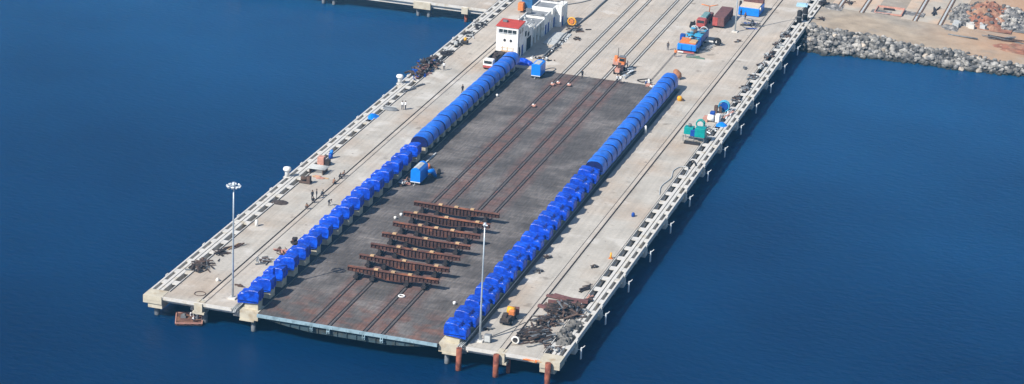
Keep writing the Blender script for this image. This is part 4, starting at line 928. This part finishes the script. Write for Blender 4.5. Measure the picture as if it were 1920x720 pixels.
# ------------------------------------------------------------------ left pier clutter
scraps('scrap_pile', at(375, 500), 60, (1.6, 2.3), (.6, 2.0), mix_dark, 'dark scrap pile on the left pier edge grid, nearest the sea end', 'scrap heap', .7, seed=110)
scraps('scrap_pile', at(415, 475), 16, (.8, .9), (.7, 2.0), [m_brown, m_steeldark], 'small brown timber pile on the left pier just landward of the dark scrap', 'scrap', .6, seed=111)
scraps('timber_pile', at(440, 463), 5, (.5, .6), (2.5, 4), [m_brown, m_wood], 'long timbers lying beside the left pier edge grid', 'timber', .3, seed=112, ang=1.2)
scraps('timber_pile', at(495, 492), 22, (1.3, 1.4), (.6, 2.0), [m_brown, m_grey, m_palegrey], 'brown board litter beside the fifth rumpled hoist of the left row', 'timber', .4, seed=113)
scraps('timber_pile', at(528, 473), 18, (1.2, 1.0), (.5, 1.6), [m_brown, m_maroon, m_pink], 'reddish board litter beside the left hoist row, next pile landward', 'timber', .4, seed=114)
scraps('timber_pile', at(552, 456), 12, (.5, .6), (.5, 1.0), [m_maroon, m_steeldark], 'dark red drum scrap beside the left hoist row', 'scrap', .8, seed=115, thick=.25)
scraps('timber_pile', at(450, 537), 5, (.5, .3), (.6, 1.3), [m_brown], 'few brown sticks beside the first hoists of the left row', 'sticks', .2, seed=116)
heap('dark_tarp', at(525, 380), 1.5, 1.2, .35, m_scrap, 'flat dark tarpaulin lying on the left pier edge', 'tarpaulin', .15, 12, n=14)
o = MB().tube([(cos(t) * .85, sin(t) * .85, .05) for t in [i * .4 for i in range(17)]], .06, 5).build('hose_ring', m_brown, None, at(375, 551)); tag(o, 'brown hose ring on the deck at the left pier sea end', 'hose')
o = MB().tube([(0, 0, 0), (0, 0, .3), (0, 0, .55)], [.3, .3, .12], 10).build('white_bucket', m_white, None, at(408, 527)); tag(o, 'white bucket on the left pier landward of the brown hose ring', 'bucket')
for px, py, lab in ((752, 405, 'white bucket on the platform left of the second girder from the land end'), (741, 411, 'small pale bucket on the platform, just left of the white bucket there'), (852, 571, 'tiny white can on the platform near the first hoists of the right row'), (932, 181, 'white bucket on the platform near the landward part of the left row')):
    o = MB().tube([(0, 0, 0), (0, 0, .4), (0, 0, .5)], [.2, .26, .15], 10).build('white_bucket', m_white, None, at(px, py)); tag(o, lab, 'bucket')
o = MB().torus((0, 0, .1), .45, .1, 'z', 16, 6).build('rope_ring', m_white, None, at(753, 556)); tag(o, 'white rope ring on the third track near the sea end', 'rope ring')
# machine frame, bench, pink box, blue barrel
r = thing('machine_frame', at(573, 343), 'dark steel machine frame on the left pier near the mushroom bollard', 'machine')
b = MB(); b.box(-1, 1, -.6, .6, .15, .35); b.tube([(-.8, 0, .8), (.2, 0, .8)], .35, 10); b.box(.3, .9, -.4, .4, .35, 1.3); b.build('frame', m_brown, r)
r = thing('pipe_rack', at(597, 323), 'pale low rack of pipes on the left pier beside the pinkish box', 'rack')
b = MB(); [b.tube([(-1.6, -1 + .4 * i, .9), (1.6, -1 + .4 * i, .95)], .09, 6) for i in range(6)]; b.build('pipes', m_palegrey, r)
b = MB(); [b.box(x - .06, x + .06, -1.2, 1.2, .003, .82) for x in (-1.2, 1.2)]; b.build('trestle', m_brown, r)
scraps('plank_pile', at(597, 333), 6, (1.0, .5), (1, 2.2), [m_wood, m_pink], 'few pale planks lying seaward of the low pipe rack', 'planks', .2, seed=121, ang=.1)
r = thing('tool_box', at(603, 308), 'pinkish brown upright tool box on the left pier edge', 'tool box')
b = MB(); b.bbox(-.65, .55, -.5, .6, .05, 1.45, .06); b.build('body', m_pink, r); b = MB(); b.box(.8, 1.5, -.4, .5, 0, 1.0); b.build('side_case', m_steeldark, r); b = MB(); b.box(-.5, .4, -.53, -.503, .3, 1.2); b.build('door', m_pink, r)
r = thing('blue_barrel', at(620, 297), 'blue barrel stack beside the pinkish brown tool box', 'barrel'); b = MB(); b.tube([(0, 0, 0), (0, 0, .9)], .38, 12); b.build('barrel', m_bluedk, r); b = MB(); b.tube([(.1, .1, .9), (.1, .1, 1.5)], [.35, .25], 10); b.build('cover', m_bluep, r)
heap('blue_tarp', at(700, 219), 1.0, 1.6, .6, m_bluep, 'bright blue tarpaulin over the left pier edge grid', 'tarpaulin', .25, 13, n=14)
r = thing('upturned_boat', at(733, 206), 'grey upturned dinghy lying beside the left pier edge grid', 'boat')
rings = []
for i in range(9):
    t = i / 8; w = .75 * sin(pi * min(max(t * .9 + .08, 0), 1)) ** .6; rings.append([((-1.5 + 3 * t), w * cos(a), .05 + .6 * sin(a) * (w / .75)) for a in [pi * j / 8 for j in range(9)]])
b = MB(); b.loft(rings, 0, True, closed=False); b.build('hull', m_grey, r); b = MB(); b.box(-1.2, 1.2, -.04, .04, .6, .72); b.build('keel', m_palegrey, r)
for px, py, lab in ((768, 170, 'long grey timber beside the left pier edge grid, seaward of another'), (785, 162, 'short grey timber beside the left pier edge grid, farther landward')):
    tag(MB().obox((0, 0, .12), (.3, 3.4, .24), (0, 0, -.4)).obox((.1, .2, .3), (.2, 2.0, .1), (0, 0, -.35)).build('timber', m_grey, None, at(px, py)), lab, 'timber')
scraps('scrap_heap', (-17.6, 127.5, .05), 170, (1.5, 6.0), (.3, 1.7), [m_brown, m_steeldark, m_steeldark, m_maroon, m_scrap, m_grey, m_bluedk, m_scrap], 'big mixed brown and dark blue heap on the left pier edge', 'scrap heap', 1.9, seed=130, thick=.2, lean=.9)
for k, y in enumerate((139, 146, 153, 161)):
    scraps('gear_pile', (-17.0, y, .05), 26, (.8, 1.6), (.4, 1.3), [m_steeldark, m_palegrey, m_steeldark], 'black and white gear strewn on the far left pier edge grid, %s cluster landward' % ORD[k], 'gear', .6, seed=131 + k, thick=.2)
for k, y in enumerate((134, 142, 150, 158, 166, 174, 182)):
    scraps('gear_pile', (43.3, y, .05), 26, (.8, 1.7), (.4, 1.3), [m_steeldark, m_palegrey, m_grey, m_brown, m_steeldark], 'black and white gear strewn on the far right pier edge grid, %s cluster landward' % ORD[k], 'gear', .6, seed=231 + k, thick=.2)
r = thing('bitumen_cart', at(871, 83), 'small yellow and black cart beside the far left pier edge', 'cart'); b = MB(); b.bbox(-.7, .7, -.5, .5, .3, .8, .08); b.build('body', m_steeldark, r); b = MB(); b.tube([(.1, 0, .8), (.1, 0, 1.4)], .28, 10); b.build('tank', m_yellow, r); wheel(r, -.6, 0, .28, .15); wheel(r, .6, 0, .28, .15)
for i, (px, py, lab) in enumerate(((1498, 42, 'left one of two black upright rubber fenders at the far right pier edge'), (1509, 37, 'right one of two black upright rubber fenders at the far right pier edge'))):
    r = thing('rubber_fender', at(px, py), lab, 'fender'); b = MB(); b.tube([(0, 0, 0), (0, 0, 2.4), (0, 0, 2.7)], [.55, .55, .35], 12); b.build('body', m_tyre, r); b = MB(); b.tube([(0, 0, 1.2), (0, 0, 1.4)], .58, 12); b.build('band', m_grey, r)
scraps('gear_pile', at(1545, 8), 18, (.7, 2.2), (.5, 1.6), [m_steeldark], 'black scrap on the grid where the right pier meets the land', 'scrap', 1.2, seed=133, thick=.3)
tag(MB().obox((0, 0, .2), (2.4, 2.0, .35), (0, 0, .1)).obox((.1, .1, .45), (1.4, 1.2, .16), (0, 0, .2)).build('pale_crate', M('pale_blue_tarp', (.35, .55, .68), .7), None, at(1504, 11)), 'flat pale blue crate near the far end of right pier', 'crate')
# trolleys on the tracks
for px, py, lab in ((1001, 201, 'small red and white trolley between the two left tracks, mid platform'), (1036, 161, 'small red trolley on the leftmost track near the landward edge'), (1047, 158, 'small red trolley between the left tracks at the landward edge of platform'), (1067, 162, 'small red trolley on the second track near the landward edge')):
    r = thing('rail_trolley', at(px, py), lab, 'trolley', 'red trolleys on the platform'); b = MB(); b.bbox(-.38, .38, -.3, .3, .2, .5, .04); b.build('body', m_pink, r); b = MB(); b.box(-.3, .0, -.2, .2, .503, .6); b.build('block', m_white, r)
    for dx in (-.27, .27): b = MB(); b.tube([(dx, -.32, .15), (dx, .32, .15)], .14, 8); b.build('wheel', m_steeldark, r)
o = MB().tube([(0, 0, 0), (0, 0, .45), (0, 0, .7)], [.45, .4, .2], 10).build('orange_drum', m_orange, None, at(803, 314)); tag(o, 'small orange bundle on the platform behind the rounded covered machine', 'bundle')
o = MB().obox((0, 0, .12), (.25, 5.5, .2)).build('plank', m_palegrey, None, at(808, 297)); tag(o, 'long pale plank along the left hoist row behind the rounded covered machine', 'plank')
scraps('work_gear', at(758, 345), 14, (1.0, 1.6), (.3, .9), [m_pink, m_brown, m_palegrey], 'reddish work gear beside the left hoist row near the covered machine', 'gear', .5, seed=140, thick=.2)
tag(MB().obox((0, 0, .35), (.5, .5, .7)).obox((0, .1, .75), (.3, .3, .2)).build('black_drum', m_tyre, None, at(823, 326)), 'black canister on the platform right of the rounded covered machine', 'canister')

# ------------------------------------------------------------------ people
def body_mesh(pose, shirt):
    J = {'stand': dict(pel=(0, 0, .95), che=(0, 0, 1.32), nec=(0, 0, 1.5), hd=(0, -.02, 1.66), la=((.2, 0, 1.42), (.27, .03, 1.15), (.25, -.06, .9)), ra=((-.2, 0, 1.42), (-.27, .03, 1.15), (-.22, -.12, .92)), ll=((.1, 0, .92), (.12, -.02, .5), (.13, .02, .08)), rl=((-.1, 0, .92), (-.13, .0, .5), (-.15, .06, .08)), fl=(.14, -.14, .04), fr=(-.16, -.10, .04)),
         'crouch': dict(pel=(0, .12, .38), che=(0, -.08, .72), nec=(0, -.16, .88), hd=(0, -.24, 1.02), la=((.2, -.1, .8), (.28, -.28, .6), (.18, -.48, .45)), ra=((-.2, -.1, .8), (-.28, -.28, .6), (-.16, -.5, .42)), ll=((.11, .1, .36), (.2, -.3, .5), (.17, -.08, .08)), rl=((-.11, .1, .36), (-.2, -.3, .5), (-.17, -.08, .08)), fl=(.18, -.24, .04), fr=(-.18, -.24, .04)),
         'bend': dict(pel=(0, .1, .9), che=(0, -.22, 1.12), nec=(0, -.38, 1.18), hd=(0, -.52, 1.2), la=((.2, -.28, 1.1), (.24, -.36, .82), (.18, -.48, .6)), ra=((-.2, -.28, 1.1), (-.24, -.36, .82), (-.16, -.5, .6)), ll=((.1, .1, .87), (.14, -.04, .48), (.15, .03, .08)), rl=((-.1, .1, .87), (-.14, -.04, .48), (-.15, .05, .08)), fl=(.16, -.12, .04), fr=(-.16, -.1, .04))}[pose]
    vs, es, rad = [], [], []
    def a(p, r_): vs.append(p); rad.append(r_); return len(vs) - 1
    def e(i, j): es.append((i, j))
    pel = a(J['pel'], .15); che = a(J['che'], .165); nec = a(J['nec'], .065); hd = a(J['hd'], .105); top = a((J['hd'][0], J['hd'][1] - .01, J['hd'][2] + .09), .085)
    e(pel, che); e(che, nec); e(nec, hd); e(hd, top)
    for k, ra in (('la', (.07, .048, .035)), ('ra', (.07, .048, .035))):
        pr = che
        for p, r_ in zip(J[k], ra): i = a(p, r_); e(pr, i); pr = i
    for k, f in (('ll', 'fl'), ('rl', 'fr')):
        pr = pel
        for p, r_ in zip(J[k], (.10, .07, .045)): i = a(p, r_); e(pr, i); pr = i
        i = a(J[f], .045); e(pr, i)
    me = bpy.data.meshes.new('tmp'); me.from_pydata(vs, es, []); o = bpy.data.objects.new('tmp', me); col.objects.link(o)
    sk = o.modifiers.new('s', 'SKIN'); sb = o.modifiers.new('u', 'SUBSURF'); sb.levels = sb.render_levels = 1
    for i, v in enumerate(me.skin_vertices[0].data): v.radius = (rad[i], rad[i]); v.use_root = (i == 0)
    dg = bpy.context.evaluated_depsgraph_get(); dg.update(); nm = bpy.data.meshes.new_from_object(o.evaluated_get(dg)); bpy.data.objects.remove(o)
    nm.name = 'person'; nm.materials.clear()
    for mm in (m_cshirt[shirt], m_trou, m_skin): nm.materials.append(mm)
    pz = J['pel'][2]; H = Vector(J['hd']); hands = [Vector(J['la'][2]), Vector(J['ra'][2])]
    legs = [(Vector(J[k][0]), Vector(J[k][1]), Vector(J[k][2])) for k in ('ll', 'rl')]
    def segd(p, a_, b_): t = max(0, min(1, (p - a_).dot(b_ - a_) / (b_ - a_).length_squared)); return (p - a_ - (b_ - a_) * t).length
    for p in nm.polygons:
        c = p.center; p.use_smooth = True
        if (c - H).length < .17 or min((c - h).length for h in hands) < .10: p.material_index = 2
        elif min(min(segd(c, l[0], l[1]), segd(c, l[1], l[2])) for l in legs) < .13 and segd(c, Vector(J['pel']), Vector(J['che'])) > .12: p.material_index = 1
        else: p.material_index = 0
    hair = MB(); c = H + Vector((0, .015, .055)); hr = []
    for i in range(5):
        t = i / 4 * pi * .5; hr.append([(c.x + cos(q) * .115 * cos(t), c.y + sin(q) * .125 * cos(t), c.z + .10 * sin(t)) for q in [2 * pi * j / 10 for j in range(10)]])
    hair.loft(hr, 0, True)
    return nm, hair
cache = {}
def person(loc, pose, shirt, rz, lab, group=None, hat=False):
    k = (pose, shirt)
    if k not in cache: cache[k] = body_mesh(pose, shirt)
    me, hair = cache[k]
    o = bpy.data.objects.new('person', me); col.objects.link(o); o.location = loc; o.rotation_euler.z = rz; tag(o, lab, 'person', group)
    h = hair.build('helmet' if hat else 'hair', m_yellow if hat else m_hair, o)
    return o
pp = [((585.5, 375), 'stand', 'dark', 1, 'left one of two people in dark clothes standing by the left crane rail'),
      ((593.5, 373), 'stand', 'dark', 2, 'right one of two people in dark clothes standing by the left crane rail'),
      ((587, 380), 'crouch', 'dark', .5, 'person crouching at the left crane rail just seaward of the standing pair'),
      ((603.5, 368), 'crouch', 'dark', 2.5, 'person crouching at the left crane rail just landward of the standing pair'),
      ((576, 392), 'crouch', 'brown', 0, 'person crouching alone at the left crane rail, farthest seaward of the rail workers'),
      ((625.5, 346), 'crouch', 'brown', 3, 'lone person crouching at left crane rail, midway between the two working groups'),
      ((637, 335), 'crouch', 'dark', 1, 'seaward one of two people crouching together farthest landward on left crane rail'),
      ((643, 331), 'crouch', 'brown', 1.6, 'landward one of two people crouching together farthest landward on left crane rail'),
      ((617, 386), 'bend', 'dark', 1.2, 'person in dark clothes bending beside the left hoist row'),
      ((832.5, 132), 'stand', 'white', .3, 'person in white shirt standing on the left pier beside the mixed heap'),
      ((754.5, 206), 'stand', 'white', .3, 'left one of two people in white shirts on the left pier'),
      ((760, 206), 'stand', 'white', 2.3, 'right one of two people in white shirts on the left pier'),
      ((867, 175), 'stand', 'dark', 1, 'person in dark clothes standing left of the arched hoists of left row'),
      ((1091.5, 147), 'stand', 'dark', 1, 'person in dark clothes standing at the landward platform edge near second track'),
      ((1157, 156), 'stand', 'white', 1, 'left one of two white-shirted people at the platform edge before the orange loader'),
      ((1163, 157), 'stand', 'white', 3, 'right one of two white-shirted people at the platform edge before the orange loader'),
      ((1176, 130), 'stand', 'white', 2, 'person in white shirt among the rail gear beside the orange loader'),
      ((1252, 94), 'stand', 'dark', 0, 'person in dark clothes standing left of the blue winch truck'),
      ((1266, 107), 'stand', 'orange', 0, 'person in orange shirt at the front left corner of blue winch truck'),
      ((809.5, 333), 'stand', 'dark', 1, 'person in dark clothes standing right of the rounded covered machine'),
      ((763, 341), 'crouch', 'brown', 1, 'person in brown crouching left of the rounded covered machine'),
      ((755, 349), 'crouch', 'white', 1, 'person in white crouching beside the left hoist row near the covered machine'),
      ((1211, 160), 'crouch', 'blue', 1, 'person in blue crouching near the landward end of the right hoist row'),
      ((1397, 37), 'stand', 'brown', 1, 'person in brown standing in front of the blue open container'),
      ((1389, 32), 'stand', 'dark', 1, 'person in dark clothes at the left corner of the blue open container')]
for (px, py), pose, sh, rz, lab in pp: person(at(px, py), pose, sh, rz, lab)

# ------------------------------------------------------------------ work raft under the left pier
rf = thing('work_raft', (-12.3, 1.6, WZ + .05), 'rusty brown work raft floating at an angle under the left pier front', 'raft')
rf.rotation_euler.z = radians(22)
b = MB(); b.box(-2.0, 2.0, -2.1, 2.1, .05, .30)
b.build('deck', M('raft_boards', (.13, .065, .05), .85, .35, 1.5, (.2, .10, .06), .8, .5, .6), rf)
b = MB(); b.box(-2.05, 2.05, -2.15, -2.0, .303, .42); b.box(-2.05, 2.05, 2.0, 2.15, .303, .42); b.box(-2.05, -1.9, -1.99, 1.99, .303, .42); b.box(1.9, 2.05, -1.99, 1.99, .303, .42); b.build('edge_rail', m_pink, rf)
for i in range(4):
    b = MB(); b.tube([(-1.6 + i * 1.07, -2.1, .0), (-1.6 + i * 1.07, 2.1, .0)], .22, 10); b.build('float', m_steeldark, rf)
for dx, dy, pose, sh, lab in ((.4, 1.0, 'stand', 'white', 'person in white standing on the raft, farthest from the viewer'), (.7, -.2, 'bend', 'white', 'person in white bending over on the raft, in the middle'), (1.4, -1.0, 'crouch', 'white', 'person in white crouching at the near right corner of raft')):
    person((-12.6 + dx, 1.6 + dy, WZ + .35), pose, sh, dx, lab)
tag(MB().obox((0, 0, .2), (.8, .6, .4), (0, 0, .3)).obox((.1, 0, .5), (.4, .4, .25)).build('crate', m_grey, None, (-13.2, 1.5, WZ + .35)), 'grey tool crate on the raft under the left pier', 'crate')
o = MB().tube([(0, 0, 0), (.1, .2, 3.6)], .04, 6).build('ladder_rope', m_palegrey, None, (-10.2, 1.4, WZ + .3)); tag(o, 'thin pale rope hanging from the left pier front to the raft', 'rope')

# ------------------------------------------------------------------ haze
mh = bpy.data.materials.new('haze_air'); mh.use_nodes = True; nt = mh.node_tree
nt.nodes.remove(nt.nodes['Principled BSDF']); pv = nt.nodes.new('ShaderNodeVolumePrincipled'); pv.inputs['Density'].default_value = .00015
pv.inputs['Color'].default_value = (.20, .60, 1.0, 1); pv.inputs['Anisotropy'].default_value = 0.1
nt.links.new(pv.outputs[0], nt.nodes['Material Output'].inputs['Volume'])
hz = MB().box(-4500, 4500, -4500, 6500, -6, 150).build('haze', mh); tag(hz, kind='stuff', label='thin blue haze in the air over the whole harbour', cat='haze')
